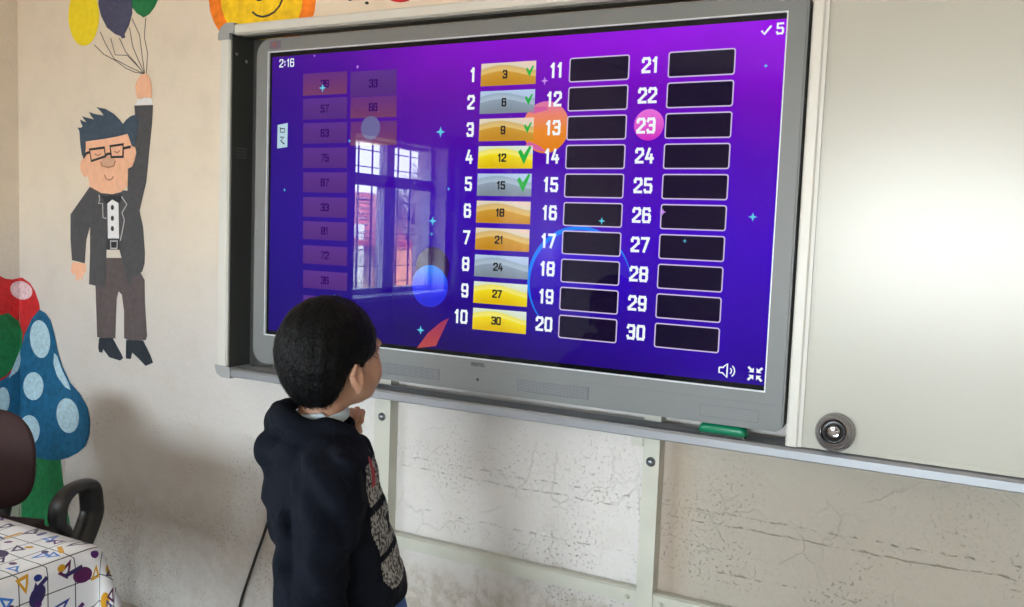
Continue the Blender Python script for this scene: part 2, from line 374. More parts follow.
def pane_material():
    m = bpy.data.materials.new('window_glass'); m.use_nodes = True; n, l = nodes_of(m); n.clear()
    tr = n.new('ShaderNodeBsdfTransparent'); tr.inputs[0].default_value = (.95, .97, .96, 1)
    gl = n.new('ShaderNodeBsdfGlossy'); gl.inputs['Roughness'].default_value = .02
    mx = n.new('ShaderNodeMixShader'); mx.inputs[0].default_value = .05; o = n.new('ShaderNodeOutputMaterial')
    l.new(tr.outputs[0], mx.inputs[1]); l.new(gl.outputs[0], mx.inputs[2]); l.new(mx.outputs[0], o.inputs[0]); return m
M['pane'] = pane_material()
def curtain_material():
    m = bpy.data.materials.new('thin_white_curtain'); m.use_nodes = True; n, l = nodes_of(m); n.clear()
    a = n.new('ShaderNodeBsdfTranslucent'); a.inputs[0].default_value = (.75, .72, .70, 1)
    d = n.new('ShaderNodeBsdfDiffuse'); d.inputs[0].default_value = (.75, .72, .70, 1)
    mx = n.new('ShaderNodeMixShader'); mx.inputs[0].default_value = .5; o = n.new('ShaderNodeOutputMaterial')
    l.new(a.outputs[0], mx.inputs[1]); l.new(d.outputs[0], mx.inputs[2]); l.new(mx.outputs[0], o.inputs[0]); return m
M['curtain'] = curtain_material()
for k, (y0, y1) in enumerate(WINDOWS):
    gx = WX - .14; fr = MB(); W_ = y1 - y0
    win = thing('window_%d' % (k + 1), (gx, (y0 + y1) / 2, WZ0), None, None); win['kind'] = 'structure'
    mid = y0 + W_ * .5; tz = 1.655; t = .035
    def bar(a, c): fr.box((gx - .03, a[0], a[1]), (gx + .03, c[0], c[1]))
    bar((y0, WZ0), (y0 + t, WZ1)); bar((y1 - t, WZ0), (y1, WZ1)); bar((y0, WZ0), (y1, WZ0 + t)); bar((y0, WZ1 - .02), (y1, WZ1)); bar((y0, tz - .035), (y1, tz + .035)); bar((mid - .06, WZ0), (mid + .06, tz)); bar((mid - .04, tz), (mid + .04, WZ1))
    fr.build('window_frame', M['winframe'], win, kind='structure')
    for a, c, z0, z1 in ((y0 + t, mid - .05, WZ0 + t, tz - .035), (mid + .05, y1 - t, WZ0 + t, tz - .035), (y0 + t, mid - .04, tz + .035, WZ1 - .02), (mid + .04, y1 - t, tz + .035, WZ1 - .02)):
        g = MB(); g.box((gx - .002, a, z0), (gx + .002, c, z1)); g.build('pane', M['pane'], win, kind='structure')
    g = MB()
    for i in range(9): zz_ = WZ0 + .06 + i * .105; g.box((WOUT - .012, y0, zz_ - .003), (WOUT - .004, y1, zz_ + .003))
    for i in range(7): yy = y0 + W_ * (i + .5) / 7; g.box((WOUT - .018, yy - .004, WZ0), (WOUT - .010, yy + .004, WZ1))
    g.build('window_grille', M['grille'], win, kind='structure')
    s_ = MB(); s_.bbox((WX - .14, y0 - .03, WZ0 - .03), (WX + .05, y1 + .03, WZ0 + .002), .006); s_.build('window_sill', M['winframe'], win, kind='structure')
for k, (x0, x1) in enumerate(FILL_WINDOWS):  # added windows out of view, there to brighten the room from behind
    gy = BY - .12; win = thing('window_%d' % (k + 1 + len(WINDOWS)), ((x0 + x1) / 2, gy, BZ0), None, None); win['kind'] = 'structure'
    fr = MB(); mid = (x0 + x1) / 2
    for a, c, z0, z1 in ((x0, x0 + .04, BZ0, BZ1), (x1 - .04, x1, BZ0, BZ1), (mid - .04, mid + .04, BZ0, BZ1), (x0, x1, BZ0, BZ0 + .04), (x0, x1, BZ1 - .04, BZ1)): fr.box((a, gy - .03, z0), (c, gy + .03, z1))
    fr.build('window_frame', M['winframe'], win, kind='structure')
    for a, c in ((x0 + .04, mid - .04), (mid + .04, x1 - .04)):
        g = MB(); g.box((a, gy - .002, BZ0 + .04), (c, gy + .002, BZ1 - .04)); g.build('pane', M['pane'], win, kind='structure')
# drawn curtain over the second window and a rolled one by the first
def curtain(y0, y1, z0, z1, label, amp=.02):
    n = 60; vs_ = []; fs = []
    for i in range(n + 1):
        y = y0 + (y1 - y0) * i / n
        for j, z in enumerate((z0, (z0 + z1) / 2, z1)):
            vs_.append((WX + .045 + amp * math.sin(i * .9) * (1.1 - .25 * j) + .004 * math.sin(i * 2.3), y, z))
    for i in range(n):
        for j in range(2): fs.append((i * 3 + j, (i + 1) * 3 + j, (i + 1) * 3 + j + 1, i * 3 + j + 1))
    c = MB(); c.add(vs_, fs, 0, True)
    o = c.build('curtain', M['curtain'])
    md = o.modifiers.new('thickness', 'SOLIDIFY'); md.thickness = .002
    tag(o, label, 'curtain'); return o
curtain(-5.2, -3.80, .82, 2.0, 'thin white curtain drawn across the window further from the screen, seen only reflected')
curtain(-3.56, -3.32, .82, 2.0, 'narrow gathered white curtain beside the window reflected in the screen', .03)
cr_ = MB(); cr_.tube([(WX + .06, -5.2, 2.015), (WX + .06, -2.2, 2.015)], .012); one('curtain_rail', cr_, M['winframe'], 'straight white curtain rail above the windows on the left wall', 'curtain rail')

# outside the window: roof, walls, bare tree (seen mirrored in the screen)
hs = thing('house', (-9.0, -12.3, 0), 'red roofed house with an orange wall, reflected through the window in the screen', 'house')
q = MB(); q.box((-9.2, -11.76, -1.5), (-8.2, -9.8, 1.12)); q.build('brown_wall', M['brown_wall'], hs)
q = MB(); q.box((-9.2, -14.4, -1.5), (-8.0, -12.2, 1.0)); q.build('orange_wall', M['orange_wall'], hs)
q = MB()
q.extrude([(-7.85, 1.1), (-7.9, 1.02), (-10.5, 2.0), (-10.5, 2.13)], 1, -14.8, -9.6)
hr = q.build('roof', M['tile_roof'], hs)
q = MB()
for i in range(9): zz_ = 1.16 + i * .115; q.box((-7.84 - (zz_ - 1.1) * 2.57, -14.8, zz_ - .005), (-7.80 - (zz_ - 1.1) * 2.57, -9.6, zz_ + .02))
q.build('tile_course', M['bark'], hr)
q = MB(); q.box((-8.0, -11.06, -1.5), (-7.9, -10.9, 1.4)); q.build('white_post', M['white_post'], hs)
q = MB(); q.tube([(-7.9, -12.3, 1.3), (-7.7, -13.3, .8)], .03, 6); q.tube([(-7.9, -12.3, 1.45), (-7.7, -13.3, .95)], .015, 6); q.build('stair_rail', M['white_post'], hs)
tree = MB()
def branch(p, d, L, r, depth):
    e = p + d * L; tree.tube([p, (p + e) / 2 + Vector((random.uniform(-.05, .05), random.uniform(-.05, .05), 0)) * L, e], [r, r * .8, r * .6], 5)
    if depth == 0: return
    for _ in range(4 if depth > 1 else 5):
        nd = (d + Vector((random.uniform(-.8, .8), random.uniform(-.8, .8), random.uniform(-.25, .7)))).normalized()
        branch(p + (e - p) * random.uniform(.45, 1), nd, L * random.uniform(.55, .8), r * .55, depth - 1)
random.seed(3)
tree.tube([(-6.6, -10.9, -1.5), (-6.62, -10.85, 0), (-6.6, -10.75, 1.5)], [.09, .07, .05], 8)
for _ in range(5): branch(Vector((-6.6, -10.78, random.uniform(1.2, 1.6))), Vector((random.uniform(-.3, .3), random.uniform(-.55, .45), 1)).normalized(), .55, .028, 3)
for _ in range(5): branch(Vector((-6.6, -10.8, random.uniform(.9, 1.3))), Vector((random.uniform(-.2, .2), random.uniform(.5, 1.4), .75)).normalized(), .60, .022, 2)
one('bare_tree', tree, M['bark'], 'leafless branching trees in front of the red roof, seen only reflected', 'tree')

# ------------------------------------------------------------------ wall paintings
MURAL = {'trousers': ([(-0.9223,1.2232),(-0.7213,1.2327),(-0.6608,1.1603),(-0.658,1.0812),(-0.6469,0.9683),(-0.6533,0.9535),(-0.7358,0.9431),(-0.7626,0.9511),(-0.7628,1.0449),(-0.7738,1.1018),(-0.7907,1.1134),(-0.8,1.0885),(-0.8034,1.036),(-0.8075,0.9454),(-0.8548,0.9394),(-0.9027,0.9416),(-0.9112,1.1221)],[]),'shoeL': ([(-0.8913,0.9396),(-0.8966,0.9048),(-0.8914,0.8893),(-0.8757,0.8873),(-0.8704,0.9014),(-0.8375,0.8751),(-0.7819,0.869),(-0.7667,0.8792),(-0.7777,0.8956),(-0.799,0.9199),(-0.8204,0.946)],[]),'shoeR': ([(-0.7508,0.9447),(-0.7524,0.8795),(-0.7272,0.8803),(-0.7206,0.9041),(-0.694,0.8894),(-0.6529,0.8637),(-0.6164,0.8789),(-0.6287,0.9016),(-0.6655,0.9507)],[]),'jacket': ([(-0.9381,1.4756),(-1.0441,1.3741),(-1.0446,1.2828),(-1.037,1.2099),(-0.968,1.2016),(-0.9599,1.286),(-0.9385,1.335),(-0.9387,1.2417),(-0.9448,1.1282),(-0.8603,1.1193),(-0.8527,1.2551),(-0.7855,1.258),(-0.7623,1.1993),(-0.7438,1.1386),(-0.7211,1.1607),(-0.6715,1.1885),(-0.6601,1.217),(-0.6585,1.2542),(-0.6678,1.3402),(-0.6858,1.3952),(-0.653,1.4922),(-0.6377,1.608),(-0.6262,1.69),(-0.6218,1.7488),(-0.7122,1.75),(-0.7047,1.6918),(-0.7183,1.6116),(-0.7221,1.5448),(-0.7451,1.5364),(-0.7449,1.469),(-0.7446,1.4621)],[]),'shirt': ([(-0.8461,1.4199),(-0.8227,1.431),(-0.7903,1.4209),(-0.7874,1.2957),(-0.8433,1.2936)],[]),'belt': ([(-0.8489,1.2953),(-0.7874,1.2976),(-0.7855,1.258),(-0.8508,1.2552)],[]),'bowtie': ([(-0.8837,1.4464),(-0.8507,1.4419),(-0.8227,1.4461),(-0.7968,1.4439),(-0.772,1.4493),(-0.7838,1.4179),(-0.8209,1.431),(-0.8489,1.4154)],[]),'face': ([(-0.961,1.6344),(-0.8557,1.6443),(-0.7967,1.649),(-0.7405,1.6581),(-0.7248,1.6173),(-0.706,1.6087),(-0.7011,1.592),(-0.71,1.5643),(-0.7221,1.5448),(-0.7426,1.5375),(-0.7434,1.4992),(-0.7448,1.4777),(-0.7765,1.4578),(-0.8229,1.4492),(-0.8788,1.453),(-0.9298,1.4716),(-0.9379,1.4726),(-0.9465,1.5102),(-0.9685,1.5083),(-0.9861,1.5274),(-0.9913,1.5507),(-0.9815,1.5681),(-0.9638,1.5796)],[]),'hair': ([(-0.9638,1.5836),(-0.9788,1.5825),(-0.9875,1.6231),(-0.9926,1.6695),(-1.0032,1.6824),(-0.9855,1.6809),(-0.9749,1.6853),(-0.9837,1.6982),(-0.988,1.7098),(-0.9678,1.7024),(-0.9547,1.7004),(-0.9678,1.7104),(-0.9783,1.721),(-0.9547,1.7158),(-0.9329,1.7119),(-0.9139,1.708),(-0.9285,1.7197),(-0.9415,1.7349),(-0.9112,1.7273),(-0.8642,1.7209),(-0.8795,1.7355),(-0.9026,1.7503),(-0.8557,1.7432),(-0.8135,1.7252),(-0.7843,1.7048),(-0.7661,1.6893),(-0.7513,1.7029),(-0.7268,1.7156),(-0.7024,1.7194),(-0.6918,1.6915),(-0.6981,1.6474),(-0.7101,1.6116),(-0.7224,1.6145),(-0.743,1.656),(-0.7967,1.6473),(-0.8557,1.6409),(-0.9593,1.6326),(-0.9594,1.6113)],[]),'cuff': ([(-0.7041,1.7514),(-0.6985,1.7688),(-0.6905,1.7729),(-0.6784,1.7681),(-0.6584,1.7756),(-0.6385,1.7722),(-0.6267,1.7707),(-0.6218,1.7498)],[]),'handR': ([(-0.6938,1.7725),(-0.7029,1.7944),(-0.7052,1.819),(-0.694,1.8362),(-0.6739,1.8529),(-0.6493,1.8532),(-0.6326,1.8335),(-0.6247,1.8027),(-0.6289,1.7725),(-0.6601,1.7759)],[]),'handL': ([(-1.0351,1.2034),(-1.0452,1.1714),(-1.0333,1.1576),(-1.0204,1.161),(-1.0155,1.1383),(-1.0016,1.1378),(-0.9937,1.1559),(-0.9859,1.1355),(-0.976,1.1622),(-0.9603,1.1728),(-0.966,1.2017)],[]),'nose': ([(-0.805,1.5612),(-0.8059,1.5564),(-0.8085,1.5519),(-0.8127,1.5478),(-0.8183,1.5444),(-0.825,1.5418),(-0.8325,1.5402),(-0.8404,1.5397),(-0.8484,1.5402),(-0.8559,1.5418),(-0.8627,1.5444),(-0.8684,1.5479),(-0.8727,1.552),(-0.8753,1.5566),(-0.8762,1.5614),(-0.8753,1.5662),(-0.8727,1.5708),(-0.8684,1.5749),(-0.8627,1.5783),(-0.8559,1.5808),(-0.8484,1.5824),(-0.8404,1.5829),(-0.8325,1.5823),(-0.825,1.5806),(-0.8183,1.578),(-0.8127,1.5746),(-0.8085,1.5705),(-0.8059,1.566)],[]),'balloonY': ([(-0.8905,2.0614),(-0.8925,2.0389),(-0.8984,2.0178),(-0.9079,1.9992),(-0.9205,1.9838),(-0.9357,1.9726),(-0.9527,1.966),(-0.9707,1.9646),(-0.9887,1.9683),(-1.0059,1.977),(-1.0214,1.9904),(-1.0344,2.0077),(-1.0441,2.0281),(-1.0501,2.0505),(-1.052,2.0738),(-1.0498,2.0967),(-1.0436,2.1181),(-1.0337,2.1369),(-1.0206,2.1521),(-1.0051,2.163),(-0.9879,2.169),(-0.97,2.1699),(-0.9521,2.1657),(-0.9352,2.1566),(-0.9202,2.1432),(-0.9077,2.126),(-0.8983,2.106),(-0.8925,2.0841)],[]),'balloonN': ([(-0.8909,2.1621),(-0.8934,2.1001),(-0.8792,2.06),(-0.8497,2.0189),(-0.8088,1.9944),(-0.7799,1.9847),(-0.7741,1.9766),(-0.7569,1.9801),(-0.7615,1.9912),(-0.7399,2.0187),(-0.7241,2.0557),(-0.7243,2.1089),(-0.7402,2.1482),(-0.763,2.1732),(-0.8555,2.182)],[]),'balloonG': ([(-0.7254,2.109),(-0.7253,2.0786),(-0.7005,2.0554),(-0.6781,2.0445),(-0.6702,2.0394),(-0.6591,2.0416),(-0.6393,2.0491),(-0.6153,2.0696),(-0.6013,2.0908),(-0.596,2.1127),(-0.618,2.1519),(-0.6953,2.1592)],[]),'sun_outer': ([(0.0664,2.0341),(0.0621,2.0003),(0.0478,1.9688),(0.0241,1.9411),(-0.0082,1.9185),(-0.0477,1.9023),(-0.0925,1.8932),(-0.1407,1.892),(-0.1897,1.899),(-0.2373,1.9138),(-0.2806,1.936),(-0.3174,1.9644),(-0.3455,1.9977),(-0.3632,2.0339),(-0.3696,2.0711),(-0.3642,2.1073),(-0.3474,2.1404),(-0.3203,2.1687),(-0.2844,2.1906),(-0.242,2.2052),(-0.1952,2.2119),(-0.1467,2.2105),(-0.0987,2.2012),(-0.0537,2.1847),(-0.0137,2.162),(0.0196,2.1342),(0.0446,2.1026),(0.0605,2.0687)],[]),'sun_inner': ([(0.0166,2.0442),(0.0133,2.0145),(0.0022,1.9869),(-0.0162,1.9626),(-0.0412,1.9428),(-0.0717,1.9285),(-0.1062,1.9206),(-0.1432,1.9194),(-0.1808,1.9253),(-0.217,1.938),(-0.25,1.957),(-0.2779,1.9813),(-0.2992,2.0098),(-0.3126,2.0409),(-0.3175,2.0729),(-0.3135,2.1041),(-0.301,2.1328),(-0.2805,2.1574),(-0.2535,2.1768),(-0.2212,2.19),(-0.1856,2.1964),(-0.1484,2.1958),(-0.1115,2.1884),(-0.0768,2.1746),(-0.0458,2.1552),(-0.02,2.1313),(-0.0004,2.1039),(0.0119,2.0744)],[]),'red_shape': ([(0.4307,2.0383),(0.4294,2.0291),(0.4251,2.0206),(0.4178,2.0133),(0.4079,2.0075),(0.396,2.0034),(0.3825,2.0014),(0.3682,2.0016),(0.3538,2.0039),(0.3399,2.0082),(0.3273,2.0143),(0.3167,2.022),(0.3086,2.0309),(0.3034,2.0404),(0.3014,2.0502),(0.3028,2.0596),(0.3074,2.0682),(0.315,2.0756),(0.3252,2.0814),(0.3374,2.0852),(0.3511,2.087),(0.3654,2.0867),(0.3798,2.0842),(0.3934,2.0797),(0.4057,2.0735),(0.416,2.0659),(0.4238,2.0572),(0.4288,2.0478)],[]),'dark_marks1': ([(0.2031,2.0281),(0.2017,2.024),(0.1979,2.0212),(0.1925,2.0205),(0.187,2.0221),(0.1829,2.0256),(0.1813,2.03),(0.1827,2.0341),(0.1866,2.0369),(0.192,2.0376),(0.1974,2.0359),(0.2015,2.0325)],[]),'dark_marks2': ([(0.2607,2.0092),(0.2598,2.007),(0.2572,2.0056),(0.2537,2.0053),(0.2501,2.0062),(0.2475,2.008),(0.2465,2.0104),(0.2474,2.0125),(0.2499,2.014),(0.2535,2.0143),(0.257,2.0134),(0.2597,2.0115)],[]),'cap_red': ([(-1.34,1.1272),(-1.3264,1.1302),(-1.2791,1.1122),(-1.25,1.084),(-1.2242,1.0352),(-1.2215,1.0148),(-1.2461,0.8998),(-1.34,0.679),(-1.34,0.6785)],[(-0.1501,1.1683),(-0.0913,1.145),(-0.0573,1.1273),(-0.0303,1.1227),(-0.0017,1.1274),(-0.0056,0.6804),(-0.1557,0.7028)]),'red_spot': ([(-1.2665,1.0707),(-1.2723,1.0637),(-1.2809,1.0574),(-1.2921,1.0524),(-1.3052,1.0488),(-1.3196,1.0468),(-1.3347,1.0466),(-1.34,1.0475),(-1.34,1.116),(-1.34,1.1161),(-1.3265,1.1162),(-1.3117,1.1146),(-1.2979,1.1113),(-1.2858,1.1066),(-1.2759,1.1006),(-1.2688,1.0936),(-1.2648,1.0861),(-1.264,1.0784)],[(-0.0024,1.0478),(-0.0063,1.049),(-0.0154,1.0536),(-0.0234,1.0595),(-0.0299,1.0665),(-0.0346,1.0741),(-0.0372,1.082),(-0.0377,1.0898),(-0.036,1.0972),(-0.0322,1.1037),(-0.0265,1.1092),(-0.0192,1.1132),(-0.0106,1.1156),(-0.0018,1.1162)]),'cap_green': ([(-1.34,0.9517),(-1.3231,0.9196),(-1.33,0.8463),(-1.34,0.8254)],[(-0.1522,0.9935),(-0.0777,0.9921),(-0.047,0.9976),(-0.0083,0.9646),(-0.0032,0.9523),(-0.0043,0.8265),(-0.0216,0.7979),(-0.0609,0.7609),(-0.0955,0.7503),(-0.1551,0.7583)]),'cap_blue': ([(-1.2214,1.0167),(-1.1868,1.0062),(-1.1582,0.9823),(-1.1358,0.9322),(-1.1192,0.8742),(-1.0913,0.8175),(-1.0467,0.7593),(-0.997,0.7281),(-0.9534,0.682),(-0.9399,0.636),(-0.9428,0.5841),(-0.9648,0.5366),(-1.009,0.504),(-1.0595,0.4794),(-1.1107,0.462),(-1.1685,0.453),(-1.2628,0.45),(-1.34,0.437),(-1.34,0.4376),(-1.34,0.8261),(-1.34,0.8336),(-1.3112,0.913),(-1.2628,0.9815)],[(-0.0077,0.4411),(-0.0638,0.4787),(-0.158,0.5169),(-0.1556,0.7139),(-0.061,0.7533),(-0.0217,0.7864),(-0.0043,0.8273)]),'stem_green': ([(-1.2807,0.455),(-1.1077,0.4814),(-1.0941,0.3888),(-1.0775,0.3156),(-1.0442,0.1885),(-0.9999,0.0261),(-0.9778,-0.0376),(-1.34,-0.126),(-1.34,0.2507),(-1.34,0.2668)],[(-0.0126,-0.117),(-0.0419,-0.1063),(-0.0201,0.077),(-0.0093,0.2557)]),'bs0': ([(-1.1591,0.9152),(-1.1582,0.8995),(-1.1603,0.8841),(-1.1652,0.8697),(-1.1726,0.8572),(-1.1823,0.8471),(-1.1937,0.8399),(-1.2064,0.836),(-1.2196,0.8356),(-1.2327,0.8388),(-1.245,0.8454),(-1.256,0.8551),(-1.2649,0.8674),(-1.2715,0.8817),(-1.2753,0.8972),(-1.2762,0.9132),(-1.274,0.9288),(-1.2689,0.9433),(-1.2613,0.9558),(-1.2514,0.9658),(-1.2398,0.9728),(-1.2271,0.9765),(-1.2139,0.9766),(-1.2009,0.9732),(-1.1887,0.9665),(-1.178,0.9568),(-1.1692,0.9446),(-1.1628,0.9305)],[]),'bs1': ([(-1.1992,0.7306),(-1.2008,0.7186),(-1.2052,0.7068),(-1.2123,0.6959),(-1.2216,0.6863),(-1.2329,0.6786),(-1.2454,0.6731),(-1.2586,0.6702),(-1.2718,0.6699),(-1.2844,0.6723),(-1.2957,0.6774),(-1.3051,0.6848),(-1.3121,0.6942),(-1.3164,0.7051),(-1.3178,0.7169),(-1.3161,0.7291),(-1.3116,0.741),(-1.3043,0.752),(-1.2947,0.7616),(-1.2833,0.7692),(-1.2706,0.7745),(-1.2574,0.7773),(-1.2443,0.7774),(-1.2319,0.7748),(-1.2208,0.7696),(-1.2116,0.7622),(-1.2047,0.753),(-1.2005,0.7422)],[]),'bs2': ([(-1.0,0.6495),(-0.999,0.6352),(-1.0011,0.621),(-1.0061,0.6075),(-1.0139,0.5954),(-1.0241,0.5854),(-1.0361,0.5779),(-1.0495,0.5733),(-1.0634,0.5718),(-1.0773,0.5737),(-1.0904,0.5787),(-1.1021,0.5866),(-1.1117,0.5971),(-1.1187,0.6097),(-1.1228,0.6236),(-1.1238,0.6381),(-1.1216,0.6526),(-1.1164,0.6662),(-1.1083,0.6784),(-1.0979,0.6883),(-1.0857,0.6957),(-1.0723,0.7),(-1.0583,0.7012),(-1.0445,0.6992),(-1.0316,0.694),(-1.0202,0.686),(-1.0109,0.6755),(-1.004,0.6632)],[]),'bs3': ([(-1.2231,0.5599),(-1.2248,0.5468),(-1.2295,0.534),(-1.237,0.522),(-1.247,0.5114),(-1.2589,0.5028),(-1.2722,0.4965),(-1.2862,0.493),(-1.3003,0.4924),(-1.3137,0.4947),(-1.3257,0.5),(-1.3357,0.5078),(-1.34,0.5178),(-1.34,0.5295),(-1.34,0.5423),(-1.34,0.5556),(-1.34,0.5686),(-1.3347,0.5807),(-1.3245,0.5913),(-1.3124,0.5998),(-1.2989,0.6059),(-1.2849,0.6092),(-1.2709,0.6096),(-1.2578,0.607),(-1.246,0.6017),(-1.2363,0.5939),(-1.229,0.584),(-1.2245,0.5725)],[]),'bs4': ([(-1.1364,0.8613),(-1.1193,0.8518),(-1.0914,0.8026),(-1.0579,0.7617),(-1.0441,0.7336),(-1.0749,0.7412),(-1.1199,0.7771),(-1.1395,0.8199)],[]),'bs5': ([(-1.3388,0.8646),(-1.3334,0.8152),(-1.34,0.7931),(-1.34,0.8522)],[(-0.0046,0.7944),(-0.0139,0.774),(-0.0494,0.7517),(-0.0295,0.795),(-0.0041,0.8533)]),'bs6': ([],[(-0.0463,0.6673),(-0.0471,0.6564),(-0.0491,0.6462),(-0.0522,0.6372),(-0.0562,0.63),(-0.0611,0.6249),(-0.0664,0.6221),(-0.072,0.6218),(-0.0775,0.624),(-0.0828,0.6285),(-0.0874,0.6352),(-0.0912,0.6436),(-0.0941,0.6534),(-0.0958,0.664),(-0.0963,0.675),(-0.0956,0.6859),(-0.0936,0.6959),(-0.0906,0.7048),(-0.0866,0.712),(-0.0818,0.7172),(-0.0765,0.72),(-0.071,0.7205),(-0.0654,0.7185),(-0.0602,0.7141),(-0.0555,0.7075),(-0.0516,0.6991),(-0.0486,0.6892),(-0.0469,0.6785)])}
STROKES = {'glassL': [(-0.9375,1.6042),(-0.86,1.6103),(-0.854,1.5801),(-0.9272,1.5638),(-0.9375,1.6042)],'glassR': [(-0.8303,1.6145),(-0.7635,1.6205),(-0.765,1.5779),(-0.8235,1.5771),(-0.8303,1.6145)],'bridge': [(-0.8557,1.5818),(-0.8421,1.5886),(-0.8252,1.5884)],'armL': [(-0.97,1.5755),(-0.955,1.5911),(-0.9358,1.595)],'armR': [(-0.7634,1.6065),(-0.7264,1.6117)],'lidL': [(-0.9098,1.589),(-0.8943,1.582),(-0.8796,1.5888)],'lidR': [(-0.8093,1.5974),(-0.795,1.5916),(-0.7817,1.5994)],'noseline': [(-0.8797,1.562),(-0.8711,1.5465),(-0.8404,1.542),(-0.8109,1.5465),(-0.8034,1.5646)],'mouth': [(-0.86,1.5163),(-0.8515,1.502),(-0.837,1.4976),(-0.8218,1.5022),(-0.8134,1.5108)],'lapelL': [(-0.8904,1.4463),(-0.8866,1.4274),(-0.8942,1.4171),(-0.8715,1.4163),(-0.8696,1.3669),(-0.8527,1.3648)],'lapelR': [(-0.7765,1.4442),(-0.7472,1.4155),(-0.7718,1.387),(-0.7599,1.3611),(-0.7717,1.3182),(-0.7809,1.2896)],'buckle': [(-0.8301,1.2865),(-0.7947,1.2878),(-0.7966,1.2619),(-0.8283,1.2606),(-0.8301,1.2865)],'string0': [(-0.9152,1.9646),(-0.8675,1.9303),(-0.8087,1.906),(-0.7567,1.8777),(-0.711,1.8615),(-0.666,1.854)],'string1': [(-0.8852,2.0074),(-0.858,1.9649),(-0.8146,1.9117),(-0.7395,1.8807),(-0.666,1.854)],'string2': [(-0.8321,1.9827),(-0.8088,1.9246),(-0.7488,1.9196),(-0.6942,1.8783),(-0.666,1.854)],'string3': [(-0.7879,1.9798),(-0.7568,1.9316),(-0.7055,1.8904),(-0.6694,1.8557)],'string4': [(-0.7376,2.0109),(-0.7227,1.9488),(-0.6943,1.9013),(-0.6661,1.8578)],'string5': [(-0.7263,2.0406),(-0.689,1.9847),(-0.6775,1.9232),(-0.6638,1.8554)],'string6': [(-0.6591,2.0371),(-0.6655,1.9756),(-0.6497,1.9216),(-0.6549,1.855)],'smile': [(-0.1828,2.019),(-0.1653,2.0071),(-0.1419,2.0007),(-0.1164,2.0033),(-0.0925,2.0119),(-0.0729,2.0281),(-0.0615,2.0479)],'sunnose': [(-0.1704,2.0632),(-0.162,2.052),(-0.1457,2.0521)]}
SHIRT_BUTTONS = [(-0.8199,1.4034),(-0.8199,1.3663),(-0.8199,1.3304)]
DIM_A = [(0.128,0.694,0.2837,0.7549),(0.1296,0.6265,0.2856,0.685),(0.1312,0.5595,0.2874,0.6168),(0.1328,0.4908,0.2893,0.5473),(0.1344,0.4219,0.2912,0.4786),(0.136,0.3528,0.2931,0.4085),(0.1376,0.2889,0.2949,0.3401),(0.1392,0.2192,0.2968,0.2715),(0.1409,0.1493,0.2987,0.1997),(0.1425,0.079,0.3007,0.1276)]
DIM_B = [(0.2958,0.6844,0.4493,0.7522),(0.2977,0.6263,0.4512,0.6832),(0.2996,0.5521,0.4536,0.6166)]
STARS = [(0.1992,0.7129),(0.593,0.584),(0.5766,0.3524),(1.409,0.3844),(0.5489,0.0607),(0.8879,0.7018),(0.3193,0.7645),(0.1684,0.8026),(0.0667,0.4276),(1.0537,0.3657),(1.2033,0.3905),(1.2589,0.3259),(0.5747,0.3181),(1.4176,0.7104),(0.6229,0.4367),(0.2569,0.1324),(0.2976,0.5648)]
COMET = [(0.5378,0.011),(0.5978,0.022),(0.6354,0.0998),(0.6111,0.0873),(0.5714,0.0545)]
ICONS = {'icon': [(0.0363,0.6141),(0.0738,0.619),(0.0734,0.5507),(0.0358,0.5468)],'moon': (0.368,0.5989),'time': (0.0664,0.7887)}

def painting(mb, key, y, th=.0008, mi=0):
    f, s = MURAL[key]
    mb.plate(f, -y, th, mi)
    if len(s) > 2: mb.extrude([tuple(p) for p in s], 0, WX + y, WX + y + th, mi)
def paint_part(name, key, m, parent, lvl):
    q = MB(); painting(q, key, lvl * .0008); return q.build(name, m, parent)
def stroke_part(name, keys, m, parent, lvl, wd=.0045, closed=False):
    q = MB()
    for k in ([keys] if isinstance(keys, str) else keys): q.stroke(STROKES[k], wd, -lvl * .0008, .0008, 0, STROKES[k][0] == STROKES[k][-1])
    return q.build(name, m, parent)
man = thing('painted_man', (-.75, 0, 0.85), 'wall painting of a cartoon man in a charcoal suit and black glasses holding up balloons', 'wall painting')
paint_part('trousers', 'trousers', P['trousers'], man, 0)
for k in ('shoeL', 'shoeR'): paint_part('shoe', k, P['shoe'], man, 1)
jk = paint_part('jacket', 'jacket', P['suit'], man, 1)
sh = paint_part('shirt', 'shirt', P['white'], man, 2)
for bx_, bz_ in SHIRT_BUTTONS:
    q = MB(); q.plate([(bx_ + .008 * math.cos(a * PI / 6), bz_ + .009 * math.sin(a * PI / 6)) for a in range(12)], -.0024, .0008); q.build('button', P['line'], sh)
bl = paint_part('belt', 'belt', P['line'], man, 2); stroke_part('buckle', 'buckle', P['grey'], bl, 3, .006)
stroke_part('lapel', 'lapelL', P['grey'], jk, 2, .004); stroke_part('lapel', 'lapelR', P['grey'], jk, 2, .004)
paint_part('bow_tie', 'bowtie', P['line'], man, 3)
fc = paint_part('face', 'face', P['skin'], man, 2)
paint_part('hair', 'hair', P['hair'], man, 3)
paint_part('nose', 'nose', P['nose'], fc, 4); stroke_part('nose_outline', 'noseline', P['brown'], fc, 5, .003); stroke_part('mouth', 'mouth', P['brown'], fc, 4, .003)
stroke_part('eyelid', 'lidL', P['brown'], fc, 4, .003); stroke_part('eyelid', 'lidR', P['brown'], fc, 4, .003)
stroke_part('glasses', ['glassL', 'glassR', 'bridge', 'armL', 'armR'], P['line'], man, 5, .0085)
paint_part('cuff', 'cuff', P['white'], man, 2)
paint_part('hand', 'handR', P['skin'], man, 3); paint_part('hand', 'handL', P['skin'], man, 0)
